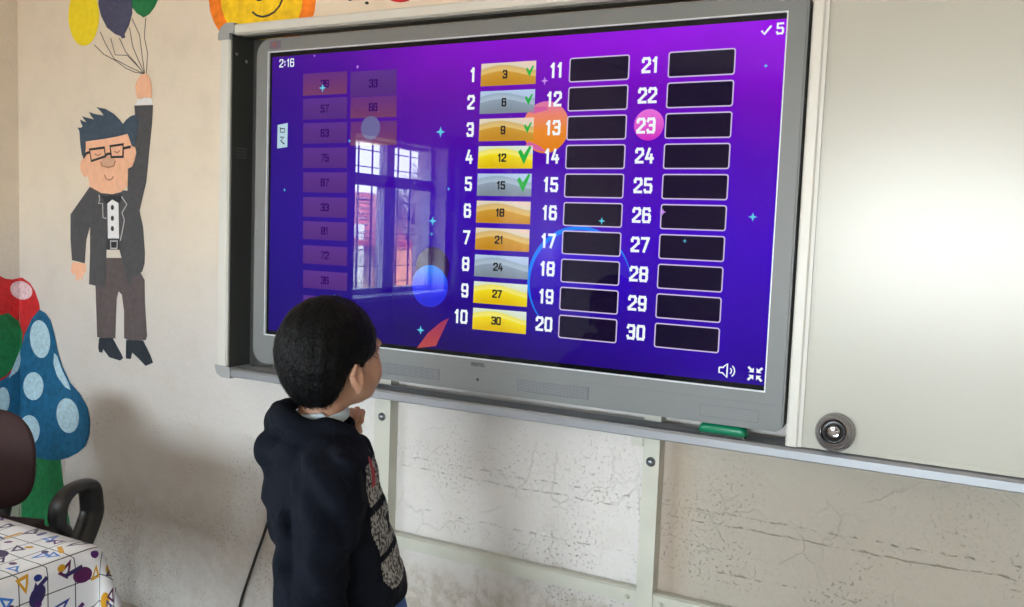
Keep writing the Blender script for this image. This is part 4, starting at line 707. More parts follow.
# ------------------------------------------------------------------ table with printed cloth
TX1, TY1, TX0, TY0, TZ = .385, -1.0, -.50, -1.62, .74
tb = thing('table', ((TX0 + TX1) / 2, (TY0 + TY1) / 2, 0), 'desk hidden under a white cloth printed with coloured shapes at the left edge', 'table')
q = MB(); q.bbox((TX0, TY0, TZ - .027), (TX1, TY1, TZ - .003), .003); q.build('tabletop', M['tablewood'], tb)
for x in (TX0 + .05, TX1 - .05):
    for y in (TY0 + .05, TY1 - .05):
        q = MB(); q.bbox((x - .02, y - .02, 0), (x + .02, y + .02, TZ - .027), .003); q.build('leg', M['chairblack'], tb)
def cloth_material():
    m = bpy.data.materials.new('printed_oilcloth'); m.use_nodes = True; n, l = nodes_of(m); bs = n['Principled BSDF']; bs.inputs['Roughness'].default_value = .38
    uv = n.new('ShaderNodeUVMap'); uv.uv_map = 'cloth'
    s = n.new('ShaderNodeSeparateXYZ'); l.new(uv.outputs[0], s.inputs[0]); U, V = s.outputs['X'], s.outputs['Y']
    def grid(a, sp, wd):
        f = math_node(n, l, 'FRACT', math_node(n, l, 'DIVIDE', a, sp)); d = math_node(n, l, 'ABSOLUTE', math_node(n, l, 'SUBTRACT', f, .5))
        return math_node(n, l, 'GREATER_THAN', d, .5 - wd / sp / 2)
    col = (.80, .81, .82)
    g = math_node(n, l, 'MAXIMUM', grid(U, .055, .0022), grid(V, .055, .0022))
    col = mixrgb(n, l, g, col, (.05, .08, .09))
    for k, (sc, off, rad, shape) in enumerate(((13, 0.0, .26, 'c'), (15, 3.3, .20, 't'), (14, 7.7, .19, 'b'), (19, 11.0, .15, 'c'), (17, 5.1, .2, 't'))):
        mp = n.new('ShaderNodeVectorMath'); mp.operation = 'MULTIPLY_ADD'; l.new(uv.outputs[0], mp.inputs[0]); mp.inputs[1].default_value = (sc, sc, sc); mp.inputs[2].default_value = (off, off * 1.7, 0)
        fl = n.new('ShaderNodeVectorMath'); fl.operation = 'FLOOR'; l.new(mp.outputs[0], fl.inputs[0])
        wn = n.new('ShaderNodeTexWhiteNoise'); wn.noise_dimensions = '2D'; l.new(fl.outputs[0], wn.inputs['Vector'])
        fr_ = n.new('ShaderNodeVectorMath'); fr_.operation = 'FRACTION'; l.new(mp.outputs[0], fr_.inputs[0])
        sp2 = n.new('ShaderNodeSeparateXYZ'); l.new(fr_.outputs[0], sp2.inputs[0])
        rs = n.new('ShaderNodeSeparateColor'); l.new(wn.outputs['Color'], rs.inputs[0])
        cx_ = math_node(n, l, 'MULTIPLY_ADD', rs.outputs[0], .4, .3); cy_ = math_node(n, l, 'MULTIPLY_ADD', rs.outputs[1], .4, .3)
        dx_ = math_node(n, l, 'SUBTRACT', sp2.outputs['X'], cx_); dy_ = math_node(n, l, 'SUBTRACT', sp2.outputs['Y'], cy_)
        an = math_node(n, l, 'MULTIPLY', rs.outputs[2], 6.28); ca = math_node(n, l, 'COSINE', an); sa = math_node(n, l, 'SINE', an)
        rx_ = math_node(n, l, 'ADD', math_node(n, l, 'MULTIPLY', dx_, ca), math_node(n, l, 'MULTIPLY', dy_, sa)); ry_ = math_node(n, l, 'SUBTRACT', math_node(n, l, 'MULTIPLY', dy_, ca), math_node(n, l, 'MULTIPLY', dx_, sa))
        if shape == 'c': d = math_node(n, l, 'SQRT', math_node(n, l, 'ADD', math_node(n, l, 'MULTIPLY', rx_, rx_), math_node(n, l, 'MULTIPLY', math_node(n, l, 'MULTIPLY', ry_, ry_), 1.8)))
        elif shape == 'b': d = math_node(n, l, 'MAXIMUM', math_node(n, l, 'MULTIPLY', math_node(n, l, 'ABSOLUTE', rx_), .75), math_node(n, l, 'MULTIPLY', math_node(n, l, 'ABSOLUTE', ry_), 3.2))
        else: d = math_node(n, l, 'MAXIMUM', math_node(n, l, 'ADD', math_node(n, l, 'MULTIPLY', math_node(n, l, 'ABSOLUTE', rx_), 1.5), math_node(n, l, 'MULTIPLY', ry_, .6)), math_node(n, l, 'MULTIPLY', ry_, -1.3))
        msk = math_node(n, l, 'LESS_THAN', d, rad)
        if shape == 't': msk = math_node(n, l, 'MULTIPLY', msk, math_node(n, l, 'GREATER_THAN', d, rad * .45))
        pick = n.new('ShaderNodeValToRGB'); pick.color_ramp.interpolation = 'CONSTANT'; l.new(wn.outputs['Value'], pick.inputs[0]); e = pick.color_ramp.elements
        cols = [(.075, .010, .13), (.60, .30, .01), (.015, .035, .22), (.09, .008, .07), (.03, .18, .60), (.03, .02, .10)]
        cols = cols[k:] + cols[:k]
        e[0].color = (*cols[0], 1); e[1].position = .84; e[1].color = (*cols[5], 1)
        for i_ in range(1, 5): x_ = e.new(i_ / 6); x_.color = (*cols[i_], 1)
        on = math_node(n, l, 'GREATER_THAN', math_node(n, l, 'FRACT', math_node(n, l, 'MULTIPLY', wn.outputs['Value'], 7.3)), .38)
        col = mixrgb(n, l, math_node(n, l, 'MULTIPLY', msk, on), col, pick.outputs[0])
    l.new(col, bs.inputs['Base Color'])
    t = n.new('ShaderNodeTexCoord'); nz = n.new('ShaderNodeTexNoise'); nz.inputs['Scale'].default_value = 9; nz.inputs['Detail'].default_value = 3; l.new(t.outputs['Object'], nz.inputs['Vector'])
    bp = n.new('ShaderNodeBump'); bp.inputs['Strength'].default_value = .3; bp.inputs['Distance'].default_value = .02; l.new(nz.outputs['Fac'], bp.inputs['Height']); l.new(bp.outputs[0], bs.inputs['Normal'])
    return m
def make_cloth():
    drop = .27; st_ = .014; rr = .010
    xs = np.arange(TX0 - drop, TX1 + drop + st_, st_); ys_ = np.arange(TY0 - drop, TY1 + drop + st_, st_)
    vs_ = []; uvs = []
    for x in xs:
        for y in ys_:
            ox = max(x - TX1, TX0 - x, 0); oy = max(y - TY1, TY0 - y, 0)
            sx_ = 1 if x > TX1 else -1; sy_ = 1 if y > TY1 else -1
            cx = min(max(x, TX0), TX1); cy = min(max(y, TY0), TY1)
            d = math.hypot(ox, oy); m_ = max(ox, oy)
            if d == 0: px, py, pz = x, y, TZ + .0015 * math.sin(x * 31) * math.sin(y * 27)
            else:
                drp = d if min(ox, oy) == 0 else d * .93
                fold = .010 * math.sin(x * 17 + 1) if oy > ox else .012 * math.sin(y * 19)
                k = min(drp / .25, 1)
                flare = .010 + rr * min(1, drp / rr) + k * (.012 + fold * .9)
                if min(ox, oy) > 0: flare += .055 * k * (min(ox, oy) / max(ox, oy))
                ux, uy = (ox / d * sx_, oy / d * sy_)
                px = cx + ux * flare; py = cy + uy * flare; pz = TZ - max(0, drp - rr * .4)
            vs_.append((px, py, pz)); uvs.append((x, y))
    nx_, ny_ = len(xs), len(ys_)
    fs = [(i * ny_ + j, (i + 1) * ny_ + j, (i + 1) * ny_ + j + 1, i * ny_ + j + 1) for i in range(nx_ - 1) for j in range(ny_ - 1)]
    mb = MB(); mb.add(vs_, fs, 0, True); o = mb.build('tablecloth', cloth_material())
    me = o.data; lay = me.uv_layers.new(name='cloth')
    for li, lp in enumerate(me.loops): lay.data[li].uv = uvs[lp.vertex_index]
    md = o.modifiers.new('thickness', 'SOLIDIFY'); md.thickness = .0015; md.offset = 1
    return tag(o, 'white oilcloth with gridlines and purple, blue and yellow shapes draped over the desk', 'tablecloth')
make_cloth()

# ------------------------------------------------------------------ office chair behind the table
chx, chy = -.58, -.745
ch = thing('office_chair', (chx, chy, 0), 'office chair with a dark maroon oval back and black loop armrests behind the covered desk', 'chair', rz=math.radians(20))
# local frame: faces -y
def lbuild(mb, name, m, parent=ch): return mb.build(name, m, parent, local=True)
bm = bmesh.new(); bmesh.ops.create_uvsphere(bm, u_segments=40, v_segments=24, radius=1)
for v in bm.verts:
    x, y, z = v.co; e = lambda t: math.copysign(abs(t) ** .8, t)
    X_ = e(x) * .172; Z_ = e(z) * .145; Y_ = y * .032 + .045 * (X_ / .2) ** 2 * -1
    v.co = Vector((X_, .205 + Y_ + .05 * (Z_), .660 + Z_))
q = MB(); q.from_bm(bm, 0, True); lbuild(q, 'backrest', M['chairpad'])
bm = bmesh.new(); bmesh.ops.create_uvsphere(bm, u_segments=32, v_segments=16, radius=1)
for v in bm.verts:
    x, y, z = v.co; v.co = Vector((x * .155, .232 + y * .02 - .045 * (x * .9) ** 2, .660 + z * .13))
q = MB(); q.from_bm(bm, 0, True); lbuild(q, 'back_shell', M['chairblack'])
q = MB(); q.tube(smooth_curve([(0, .245, .68), (0, .265, .58), (0, .24, .46), (0, .10, .425)]), .016, 10, flat=(2.0, .6, (1, 0, 0))); lbuild(q, 'back_bracket', M['chairblack'])
q = MB(); bm = bmesh.new(); bmesh.ops.create_cube(bm, size=1)
for v in bm.verts: v.co = Vector((v.co.x * .46, -.02 + v.co.y * .44, .47 + v.co.z * .07))
bmesh.ops.bevel(bm, geom=bm.edges[:], offset=.03, segments=4, affect='EDGES'); q.from_bm(bm, 0, True); lbuild(q, 'seat', M['chairpad'])
for s_ in (-1, 1):
    q = MB(); x = .335 * s_
    pts = [(x * .80, .05, .44), (x * .98, .06, .47), (x, .080, .55), (x, .085, .62), (x, .070, .665), (x, .02, .682), (x, -.05, .680), (x, -.105, .655), (x, -.115, .61), (x, -.085, .54), (x * .98, -.07, .47), (x * .80, -.06, .44)]
    pts = [(a, c * .75 + .12 if 2 <= i <= 9 else c + .06, e_ - (.058 if 2 < i < 9 else .03)) for i, (a, c, e_) in enumerate(pts)]
    q.tube(smooth_curve(pts), .024, 12, flat=(1.35, .72, (1, 0, 0))); lbuild(q, 'armrest', M['chairblack'])
q = MB(); q.lathe([(.05, .40), (.05, .435)], n=20); q.lathe([(.025, .10), (.025, .41)], n=20); lbuild(q, 'gas_column', M['chairblack'])
q = MB()
for k in range(5):
    a = 2 * PI * k / 5 + .3; q.tube([(0, 0, .11), (.15 * math.cos(a), .15 * math.sin(a), .10), (.27 * math.cos(a), .27 * math.sin(a), .075)], [.026, .022, .016], 10)
lbuild(q, 'star_base', M['chairblack'])
for k in range(5):
    a = 2 * PI * k / 5 + .3; q = MB()
    q.lathe([(.006, -.022), (.027, -.02), (.0275, -.005), (.0275, .005), (.027, .02), (.006, .022)], Matrix.Translation((.27 * math.cos(a), .27 * math.sin(a), .0275)) @ Matrix.Rotation(a, 4, 'Z') @ Matrix.Rotation(PI / 2, 4, 'X'), 20)
    q.lathe([(.008, .045), (.008, .075)], Matrix.Translation((.27 * math.cos(a), .27 * math.sin(a), 0)), 10)
    lbuild(q, 'caster', M['chairblack'])

# ------------------------------------------------------------------ the child
def surface_nets(f, lo, hi, h):
    ax_ = [np.arange(lo[i], hi[i] + h, h) for i in range(3)]
    X_, Y_, Z_ = np.meshgrid(*ax_, indexing='ij'); V = f(X_, Y_, Z_).astype(np.float64)
    ins = V < 0
    nx_, ny_, nz_ = V.shape
    cs = np.zeros((nx_ - 1, ny_ - 1, nz_ - 1), int)
    for a in (0, 1):
        for b_ in (0, 1):
            for c in (0, 1): cs += ins[a:nx_ - 1 + a, b_:ny_ - 1 + b_, c:nz_ - 1 + c]
    act = (cs > 0) & (cs < 8); idx = -np.ones(act.shape, int); I, J, K = np.nonzero(act); idx[I, J, K] = np.arange(len(I))
    acc = np.zeros((len(I), 3)); cnt = np.zeros(len(I))
    corners = [(a, b_, c) for a in (0, 1) for b_ in (0, 1) for c in (0, 1)]
    for p_ in corners:
        for d in range(3):
            if p_[d]: continue
            q_ = list(p_); q_[d] = 1
            v0 = V[I + p_[0], J + p_[1], K + p_[2]]; v1 = V[I + q_[0], J + q_[1], K + q_[2]]
            m_ = (v0 < 0) != (v1 < 0); t = np.where(m_, v0 / np.where(m_, v0 - v1, 1), 0)
            pt = np.tile(np.array(p_, float), (len(I), 1)); pt[:, d] += t
            acc[m_] += pt[m_]; cnt[m_] += 1
    P_ = np.stack([I, J, K], 1) + acc / cnt[:, None]; P_ = P_ * h + np.array(lo)
    fs = []
    for d in range(3):
        sl0 = [slice(None)] * 3; sl1 = [slice(None)] * 3; sl0[d] = slice(0, -1); sl1[d] = slice(1, None)
        ch_ = ins[tuple(sl0)] != ins[tuple(sl1)]; i, j, k = np.nonzero(ch_); g = [i, j, k]; o1, o2 = (d + 1) % 3, (d + 2) % 3
        ok = (g[o1] > 0) & (g[o2] > 0) & (g[o1] < V.shape[o1] - 1) & (g[o2] < V.shape[o2] - 1)
        g = [a[ok] for a in g]; flip = ins[g[0], g[1], g[2]]
        def cell(a, b_):
            c = [x.copy() for x in g]; c[o1] = c[o1] - a; c[o2] = c[o2] - b_; return idx[c[0], c[1], c[2]]
        Q = np.stack([cell(1, 1), cell(0, 1), cell(0, 0), cell(1, 0)], 1); Q[~flip] = Q[~flip][:, ::-1]; fs.append(Q)
    F_ = np.concatenate(fs); F_ = F_[(F_ >= 0).all(1)]
    return P_, F_
def relax(P_, F_, it=3, k=.5):                                  # light smoothing of the grid steps
    for _ in range(it):
        s_ = np.zeros_like(P_); c = np.zeros(len(P_))
        for a in range(4):
            for b_ in (1, 3):
                np.add.at(s_, F_[:, a], P_[F_[:, (a + b_) % 4]]); np.add.at(c, F_[:, a], 1)
        P_ = P_ * (1 - k) + k * s_ / np.maximum(c, 1)[:, None]
    return P_
def smin(a, b_, k):
    h = np.clip(.5 + .5 * (b_ - a) / k, 0, 1); return b_ * (1 - h) + a * h - k * h * (1 - h)
def smax(a, b_, k): return -smin(-a, -b_, k)
def ell3(p, c, r, rot=None):
    q_ = [p[i] - c[i] for i in range(3)]
    if rot is not None: q_ = [sum(rot[j][i] * q_[j] for j in range(3)) for i in range(3)]
    k0 = np.sqrt(sum((q_[i] / r[i]) ** 2 for i in range(3))); k1 = np.sqrt(sum((q_[i] / r[i] ** 2) ** 2 for i in range(3)))
    return k0 * (k0 - 1) / np.maximum(k1, 1e-6)
def cap3(p, a, b_, ra, rb, sq=(1, 1, 1)):
    pa = [(p[i] - a[i]) / sq[i] for i in range(3)]; ba = [(b_[i] - a[i]) / sq[i] for i in range(3)]
    t = np.clip(sum(pa[i] * ba[i] for i in range(3)) / max(sum(x * x for x in ba), 1e-9), 0, 1)
    return (np.sqrt(sum((pa[i] - ba[i] * t) ** 2 for i in range(3))) - (ra + (rb - ra) * t)) * min(sq)
def chain(p, pts, rs, k=.01):
    d = None
    for i in range(len(pts) - 1):
        c = cap3(p, pts[i], pts[i + 1], rs[i], rs[i + 1]); d = c if d is None else smin(d, c, k)
    return d
HC = Vector((0.0, 0.005, 1.146)); HR = Matrix.Rotation(math.radians(28), 3, 'Z') @ Matrix.Rotation(math.radians(5), 3, 'X')
def to_head(X_, Y_, Z_):
    q_ = (X_ - HC.x, Y_ - HC.y, Z_ - HC.z)
    return [HR[0][i] * q_[0] + HR[1][i] * q_[1] + HR[2][i] * q_[2] for i in range(3)]
def rotm(ax_, deg): return Matrix.Rotation(math.radians(deg), 3, ax_)
def head_sdf(p):
    d = ell3(p, (0, -.010, .010), (.071, .088, .080))
    d = smin(d, ell3(p, (0, .022, -.030), (.060, .062, .070)), .03)
    d = smin(d, ell3(p, (0, .045, -.072), (.036, .034, .030)), .03)
    d = smin(d, ell3(p, (0, .070, -.090), (.014, .010, .011)), .02)
    for s_ in (-1, 1):
        d = smin(d, ell3(p, (.034 * s_, .052, -.045), (.023, .022, .024)), .02)                 # cheek
        d = smin(d, ell3(p, (.026 * s_, .074, .006), (.020, .008, .007)), .012)                  # brow
        d = smax(d, -ell3(p, (.028 * s_, .093, -.012), (.013, .011, .008)), .010)                # eye socket
        R_ = rotm('Z', -14 * s_) @ rotm('X', 10); R_ = [list(r) for r in R_]
        ear = ell3(p, (.073 * s_, -.006, -.040), (.007, .014, .024), R_)
        ear = smax(ear, -ell3(p, (.080 * s_, -.002, -.038), (.0060, .0085, .015), R_), .003)
        ear = smin(ear, cap3(p, (.079 * s_, -.018, -.030), (.078 * s_, -.010, -.016), .0035, .0035), .004)
        ear = smin(ear, ell3(p, (.071 * s_, .000, -.064), (.006, .007, .008)), .006)
        d = smin(d, ear, .006)
    d = smin(d, cap3(p, (0, .079, -.004), (0, .086, -.034), .006, .009), .012)
    d = smin(d, ell3(p, (0, .089, -.036), (.010, .009, .008)), .006)
    for s_ in (-1, 1): d = smin(d, ell3(p, (.009 * s_, .083, -.039), (.006, .007, .006)), .005)
    d = smin(d, ell3(p, (0, .080, -.062), (.022, .012, .014)), .014)
    d = smin(d, ell3(p, (0, .090, -.057), (.017, .006, .0035)), .004); d = smin(d, ell3(p, (0, .089, -.065), (.014, .006, .0042)), .004)
    return d
def left_hand(p):
    p = (p[0] + .056, p[1] + .034, p[2] + .012)
    w_ = (-.075, .115, .955); k1 = (-.052, .100, .998)
    d = cap3(p, (-.095, .125, .90), w_, .021, .016)
    d = smin(d, cap3(p, w_, (-.056, .100, .988), .015, .020, (1, .8, 1)), .012)
    roots = [(-.036, .078, 1.006), (-.046, .090, 1.012), (-.058, .101, 1.012), (-.070, .110, 1.006)]
    mids = [(-.018, .073, 1.018), (-.026, .090, 1.027), (-.040, .104, 1.026), (-.054, .116, 1.018)]
    tips = [(-.004, .067, 1.010), (-.010, .083, 1.016), (-.024, .099, 1.012), (-.040, .112, 1.004)]
    ends = [(-.004, .062, .998), (-.012, .076, 1.002), (-.026, .090, .999), (-.042, .101, .993)]
    for i in range(4): d = smin(d, chain(p, [(-.056, .102, .990), roots[i], mids[i], tips[i], ends[i]], [.010, .0078, .0068, .0062, .0055], .003), .004)
    d = smin(d, chain(p, [(-.062, .094, .968), (-.044, .074, .980), (-.026, .066, .990), (-.012, .066, .996)], [.011, .009, .0078, .0065], .004), .005)
    return d
def right_hand(p):
    d = cap3(p, (.175, -.035, .60), (.176, -.015, .548), .017, .014)
    d = smin(d, cap3(p, (.176, -.013, .540), (.174, -.004, .500), .014, .022, (.62, 1, 1)), .010)
    for i, (dy, L) in enumerate(((.026, .048), (.011, .056), (-.005, .052), (-.019, .040))):
        a = (.174, .002 + dy * .8, .492); b_ = (.170, .006 + dy, .492 - L * .5); c = (.160, .008 + dy, .492 - L * .85); e = (.150, .008 + dy, .492 - L)
        d = smin(d, chain(p, [a, b_, c, e], [.0075, .007, .0065, .0055], .003), .004)
    d = smin(d, chain(p, [(.172, .008, .528), (.160, .028, .508), (.154, .034, .484)], [.010, .008, .0065], .004), .006)
    return d
def torso_axis(Z_):                                             # how far forward the trunk's middle sits at each height
    return np.interp(Z_, [.0, .50, .60, .70, .80, .88, .96, 1.02, 1.08], [0, .032, .042, .040, .012, -.008, -.014, -.016, -.016])
def body_sdf(X_, Y_, Z_):
    p = (X_, Y_ - torso_axis(Z_), Z_)
    d = chain(p, [(0, 0, .62), (0, 0, .76), (0, 0, .90)], [.085, .083, .086], .03)
    d = smin(d, cap3(p, (-.075, 0, .93), (.075, 0, .93), .038, .038), .04)
    p = (X_, Y_, Z_)
    d = smin(d, cap3(p, (0, -.015, .97), (0, -.006, 1.06), .040, .037), .02)
    d = smin(d, chain(p, [(.115, -.012, .930), (.160, -.045, .775), (.175, -.035, .60)], [.034, .031, .020], .01), .02)
    d = smin(d, chain(p, [(-.115, 0, .930), (-.145, .000, .80), (-.140, .075, .905)], [.034, .032, .021], .01), .02)
    for s_ in (-1, 1):
        d = smin(d, chain(p, [(.055 * s_, .052, .58), (.065 * s_, .052, .33), (.070 * s_, .015, .075)], [.072, .048, .030], .01), .03)
        d = smin(d, cap3(p, (.070 * s_, .02, .035), (.078 * s_, .11, .030), .026, .022), .015)
    return smin(d, right_hand(p), .01)
def neck_head(X_, Y_, Z_):
    d = head_sdf(to_head(X_, Y_, Z_)); p = (X_, Y_, Z_)
    d = smin(d, cap3(p, (0, -.014, .97), (0, -.012, 1.09), .042, .040), .022)
    return smin(d, left_hand(p), .002)
BOY = (.822, -.834, 0)
boy = thing('person', BOY, 'child in a dark hoodie with short black hair, back turned, looking at the screen', 'person', rz=math.radians(-42))
def sdf_object(name, parts_, mats, parent, it=3, matfn=None):
    mb = MB()
    for f, lo, hi, h in parts_:
        P_, F_ = surface_nets(f, lo, hi, h); P_ = relax(P_, F_, it)
        mb.add(P_.tolist(), F_.tolist(), 0, True)
    if matfn:
        A_ = np.array(mb.v); mb.mi = [matfn(A_[f].mean(0)) for f in mb.f]
    return mb.build(name, mats, parent, local=True)
def lipfn(c):
    q_ = HR.transposed() @ (Vector(c) - HC); return 1 if abs(q_.x) < .018 and q_.y > .088 and -.0695 < q_.z < -.0545 and q_.y - .0905 + abs(q_.x) * .1 > 0 else 0
sdf_object('body', [(neck_head, (-.13, -.13, .962), (.12, .16, 1.25), .0026), (lambda X_, Y_, Z_: smax(body_sdf(X_, Y_, Z_), Z_ - .99, .002), (-.23, -.14, -.002), (.23, .20, 1.0), .0055)], [M['skin'], M['lip']], boy, 2, lipfn)
# eyes, brows
def hpt(v): return HC + HR @ Vector(v)
for s_ in (-1, 1):
    q = MB(); bm = bmesh.new(); bmesh.ops.create_uvsphere(bm, u_segments=20, v_segments=14, radius=.0105); q.from_bm(bm, 0, True, Matrix.Translation(hpt((.028 * s_, .0735, -.012))))
    ey = q.build('eye', M['eyewhite'], boy, local=True)
    q = MB(); bm = bmesh.new(); bmesh.ops.create_uvsphere(bm, u_segments=16, v_segments=10, radius=.0055); q.from_bm(bm, 0, True, Matrix.Translation(hpt((.028 * s_, .0795, -.011)))); q.build('iris', M['iris'], ey, local=True)
    q = MB(); q.tube([hpt((.016 * s_, .0885, .004)), hpt((.028 * s_, .0875, .008)), hpt((.042 * s_, .079, .004))], [.0022, .0028, .0014], 8); q.build('eyebrow', M['hair'], boy, local=True)
# hair
def hair_sdf(X_, Y_, Z_):
    p = to_head(X_, Y_, Z_)
    cap_ = ell3(p, (0, -.012, .014), (.080, .093, .087))
    cap_ = smin(cap_, ell3(p, (0, -.044, -.022), (.069, .056, .070)), .03)
    cap_ = smin(cap_, ell3(p, (0, -.040, -.065), (.050, .036, .032)), .02)
    # hairline: falls from the forehead past the temple, sideburn, round the ear, down to the nape
    line = np.interp(p[1], [-.12, -.075, -.045, -.030, -.020, .004, .012, .040, .052, .062, .072, .10], [-.085, -.098, -.094, -.066, -.024, -.018, -.046, -.044, -.034, .000, .018, .026])
    d = smax(cap_, line - p[2], .008)
    shell = -(head_sdf(p) + .004)
    n_ = np.sin(p[0] * 190 + p[2] * 60) * np.sin(p[1] * 170 - p[2] * 90) * .0011 + np.sin(p[0] * 410 + 1) * np.sin(p[1] * 380) * np.sin(p[2] * 395) * .0010
    return smax(d + n_, shell, .003)
hair = sdf_object('hair', [(hair_sdf, (-.12, -.14, 1.01), (.12, .13, 1.26), .0026)], M['hair'], boy, 1)
# short strands lying on the crown and back so the outline is not glassy
rng = np.random.RandomState(5); me = hair.data; co = np.array([v.co[:] for v in me.vertices]); no = np.array([v.normal[:] for v in me.vertices])
q = MB()
cen = np.array(HC)
for i in rng.choice(len(co), 5200, replace=False):
    p0 = co[i]; n0 = no[i]; rel = np.array(HR.transposed() @ Vector(p0 - cen))
    if (p0 - cen).dot(n0) < .03: continue
    dn = np.array((rel[0] * 6, (rel[1] + .035) * 7, -.9)) + rng.normal(0, .12, 3); dn = np.array(HR @ Vector(dn)); t = dn - n0 * dn.dot(n0); t /= max(np.linalg.norm(t), 1e-6)
    L_ = rng.uniform(.012, .020); sd = np.cross(t, n0) * .00055
    a = p0 - n0 * .001; b_ = p0 + t * L_ * .55 + n0 * .0013; c = p0 + t * L_ + n0 * rng.uniform(.0002, .0018)
    q.add([a - sd, a + sd, b_ + sd * .8, b_ - sd * .8, c], [(0, 1, 2, 3), (3, 2, 4)], 0, False)
st_ = q.build('hair_strands', M['hair'], hair, local=True); st_['kind'] = 'stuff'
# hoodie
def hoodie_sdf(X_, Y_, Z_):
    p = (X_, Y_ - torso_axis(Z_), Z_)
    zt = [.60, .69, .72, .80, .88, .94, .98, 1.02]
    ax_ = np.interp(Z_, zt, [.128, .132, .140, .142, .144, .140, .118, .080]); ay_ = np.interp(Z_, zt, [.098, .100, .108, .110, .108, .098, .080, .060])
    d = (np.sqrt((p[0] / ax_) ** 2 + (p[1] / ay_) ** 2) - 1) * np.minimum(ax_, ay_)
    d = smax(d, Z_ - 1.005, .03)
    p = (X_, Y_, Z_)
    d = smin(d, cap3(p, (-.085, -.006, .955), (.085, -.012, .955), .048, .048), .03)
    sl = chain(p, [(.118, -.014, .940), (.158, -.048, .775), (.172, -.038, .595)], [.058, .053, .036], .015)
    folds = .0075 * (1 - 2 * np.abs(np.sin(Z_ * 30 + X_ * 18 + Y_ * 34 + 1.3 * np.sin(Z_ * 19)))) * (.45 + .55 * np.sin(Z_ * 14 + 2)) + .003 * np.sin(Z_ * 95 + Y_ * 70 + X_ * 30)
    d = smin(d, sl + folds * 1.1, .005)
    ll = chain(p, [(-.115, -.010, .940), (-.150, -.005, .800), (-.142, .070, .900), (-.130, .076, .930)], [.056, .048, .035, .029], .015)
    d = smin(d, ll + folds * .6, .008)
    big = .010 * (1 - 2 * np.abs(np.sin(Z_ * 17 + Y_ * 26 + X_ * 12 + .7 + np.sin(Z_ * 11)))) * np.abs(np.cos(X_ * 13 - Z_ * 9)) + .0030 * np.sin(Z_ * 62 - Y_ * 50 + X_ * 20)
    d = d + big * np.clip((.97 - Z_) * 12, 0, 1)
    d = d - .004 * np.exp(-((Z_ - .735) / .014) ** 2)                       # blouse above the ribbed hem
    cut = np.where(np.abs(X_) > .135, -1, .690 - Z_) if False else .690 - Z_
    arm = chain(p, [(.118, -.014, .940), (.158, -.048, .775), (.172, -.038, .585)], [.060, .055, .042], .01)
    trunk_cut = np.where(arm < .004, .585 - Z_, cut)
    d = smax(d, trunk_cut, .004)
    # hood: a thick rolled collar round the neck, sagging behind
    an = np.arctan2(X_, -(Y_ + .020))                                       # 0 at the back, +-pi in front
    back = .5 + .5 * np.cos(an)
    rad = .056 + .012 * back; hz = .992 + .030 * back
    rr_ = np.sqrt(X_ ** 2 / 1.15 + (Y_ + .020) ** 2)
    tube1 = np.sqrt((rr_ - rad) ** 2 + ((Z_ - hz) / 1.25) ** 2) - (.0185 + .006 * back + .0045 * np.sin(an * 5 + Z_ * 90))
    h2 = np.sqrt(((rr_ - (.068 + .014 * back)) / 1.0) ** 2 + ((Z_ - (.966 + .004 * back)) / 1.2) ** 2) - (.018 + .008 * back + .0045 * np.sin(an * 7 + 1))
    bag = ell3(p, (0, -.086, .938), (.066, .030, .036)) + .005 * np.sin(X_ * 60 + Z_ * 90)
    d = smin(d, smin(smin(tube1, h2, .003), bag, .004), .005)
    # neck opening
    d = smax(d, -cap3(p, (0, -.014, .985), (0, -.010, 1.12), .046, .052), .006)
    return d
hood = sdf_object('hoodie', [(hoodie_sdf, (-.225, -.185, .57), (.225, .195, 1.07), .0042)], M['hoodie'], boy, 1)
# chest print: raised ink following the front of the hoodie
hm = hood.data
def in_print(c):
    x, y, z = c
    if y < torso_axis(z) - .004: return 0
    if float(chain((x, y, z), [(.118, -.014, .940), (.158, -.048, .775), (.172, -.038, .595)], [.064, .059, .042], .01)) < 0: return 0
    if float(chain((x, y, z), [(-.118, -.005, .940), (-.148, .022, .800), (-.122, .100, .905), (-.112, .098, .930)], [.062, .060, .046, .04], .01)) < 0: return 0
    r = lambda x0, x1, z0, z1: x0 < x < x1 and z0 < z < z1
    v = 0
    if r(-.095, .120, .885, .955) and not r(.05, .066, .90, .93) and abs(x - .02 - (z - .92) * .5) > .006 and not r(-.04, -.028, .885, .955): v = 1
    if r(-.095, .122, .800, .872) and not r(.040, .070, .818, .852) and not r(-.015, .0, .80, .872) and not r(-.07, -.045, .82, .85): v = 1
    if r(-.095, .120, .735, .788) and not r(.052, .062, .742, .770) and not r(.015, .024, .76, .788) and not r(-.03, -.02, .742, .788): v = 1
    if r(.060, .100, .915, .962) and abs((x - .080) + (z - .940) * .6) < .007: v = 2
    if False and (math.sin(x * 410 + z * 130) * math.sin(z * 520 - x * 90) + .35 * math.sin(x * 900) * math.sin(z * 870)) < -.42: v = 0
    return v
q = MB(); used_ = {}
for pl in hm.polygons:
    k = in_print(pl.center)
    if k:
        q.add([hm.vertices[i].co + hm.vertices[i].normal * .0012 for i in pl.vertices], [tuple(range(len(pl.vertices)))], k - 1, True)
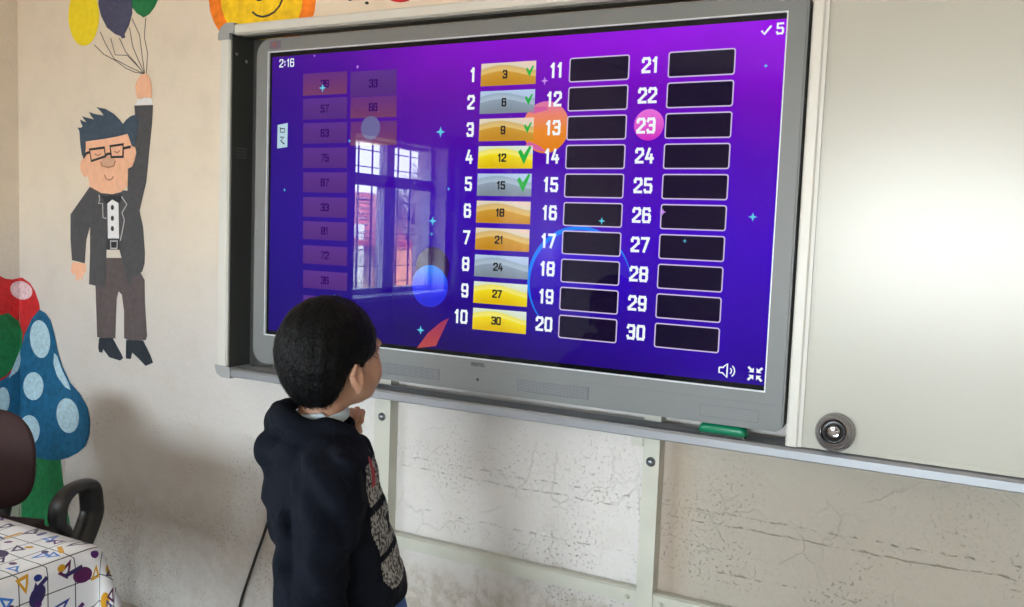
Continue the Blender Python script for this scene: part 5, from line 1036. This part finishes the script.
q.build('chest_print', [M['print'], M['red_print']], hood, local=True)['label'] = 'pale distressed block print with a red fleck'
# shirt collar
q = MB(); q.tube([(.0475 * math.cos(a), -.013 + .047 * math.sin(a), 1.030 + .010 * math.cos(a + PI / 2) * -1 + (.004 if math.sin(a) < 0 else -.006)) for a in [2 * PI * i / 32 for i in range(32)]], .0055, 8, flat=(1.8, .6, (0, 0, 1)), closed=True); q.build('shirt_collar', M['tee'], boy, local=True)
def jeans_sdf(X_, Y_, Z_):
    p = (X_, Y_, Z_); d = ell3(p, (0, .044, .635), (.122, .112, .115))
    for s_ in (-1, 1): d = smin(d, chain(p, [(.056 * s_, .047, .575), (.067 * s_, .053, .33), (.072 * s_, .022, .06)], [.079, .060, .049], .01), .018)
    d = d + .0025 * np.sin(Z_ * 90 + X_ * 40) * np.clip(1 - np.abs(Z_ - .32) * 5, 0, 1) + .003 * np.sin(Z_ * 150) * np.clip(1 - Z_ * 7, 0, 1)
    return smax(smax(d, Z_ - .725, .004), .055 - Z_, .004)
sdf_object('jeans', [(jeans_sdf, (-.17, -.06, .04), (.17, .18, .74), .006)], M['jeans'], boy, 2)
for s_ in (-1, 1):
    def shoe_sdf(X_, Y_, Z_, s_=s_):
        p = (X_, Y_, Z_); c = .074 * s_
        d = smin(ell3(p, (c, .010, .045), (.036, .045, .045)), ell3(p, (c + .004 * s_, .088, .034), (.038, .062, .030)), .03)
        d = smin(d, cap3(p, (c, .015, .05), (c, .012, .085), .040, .037), .015)
        return smax(smax(d, .014 - Z_, .003), Z_ - .088, .003)
    sh_ = sdf_object('shoe', [(shoe_sdf, (.074 * s_ - .055, -.05, .005), (.074 * s_ + .055, .17, .1), .004)], M['shoe'], boy, 2)
    q = MB(); c = .075 * s_; q.extrude([(c + (.038 + .004 * math.sin(a)) * math.cos(a) + .003 * s_ * math.sin(a), .052 + .104 * math.sin(a)) for a in [2 * PI * i / 28 for i in range(28)]], 2, 0, .017); q.build('sole', M['sole'], sh_, local=True)
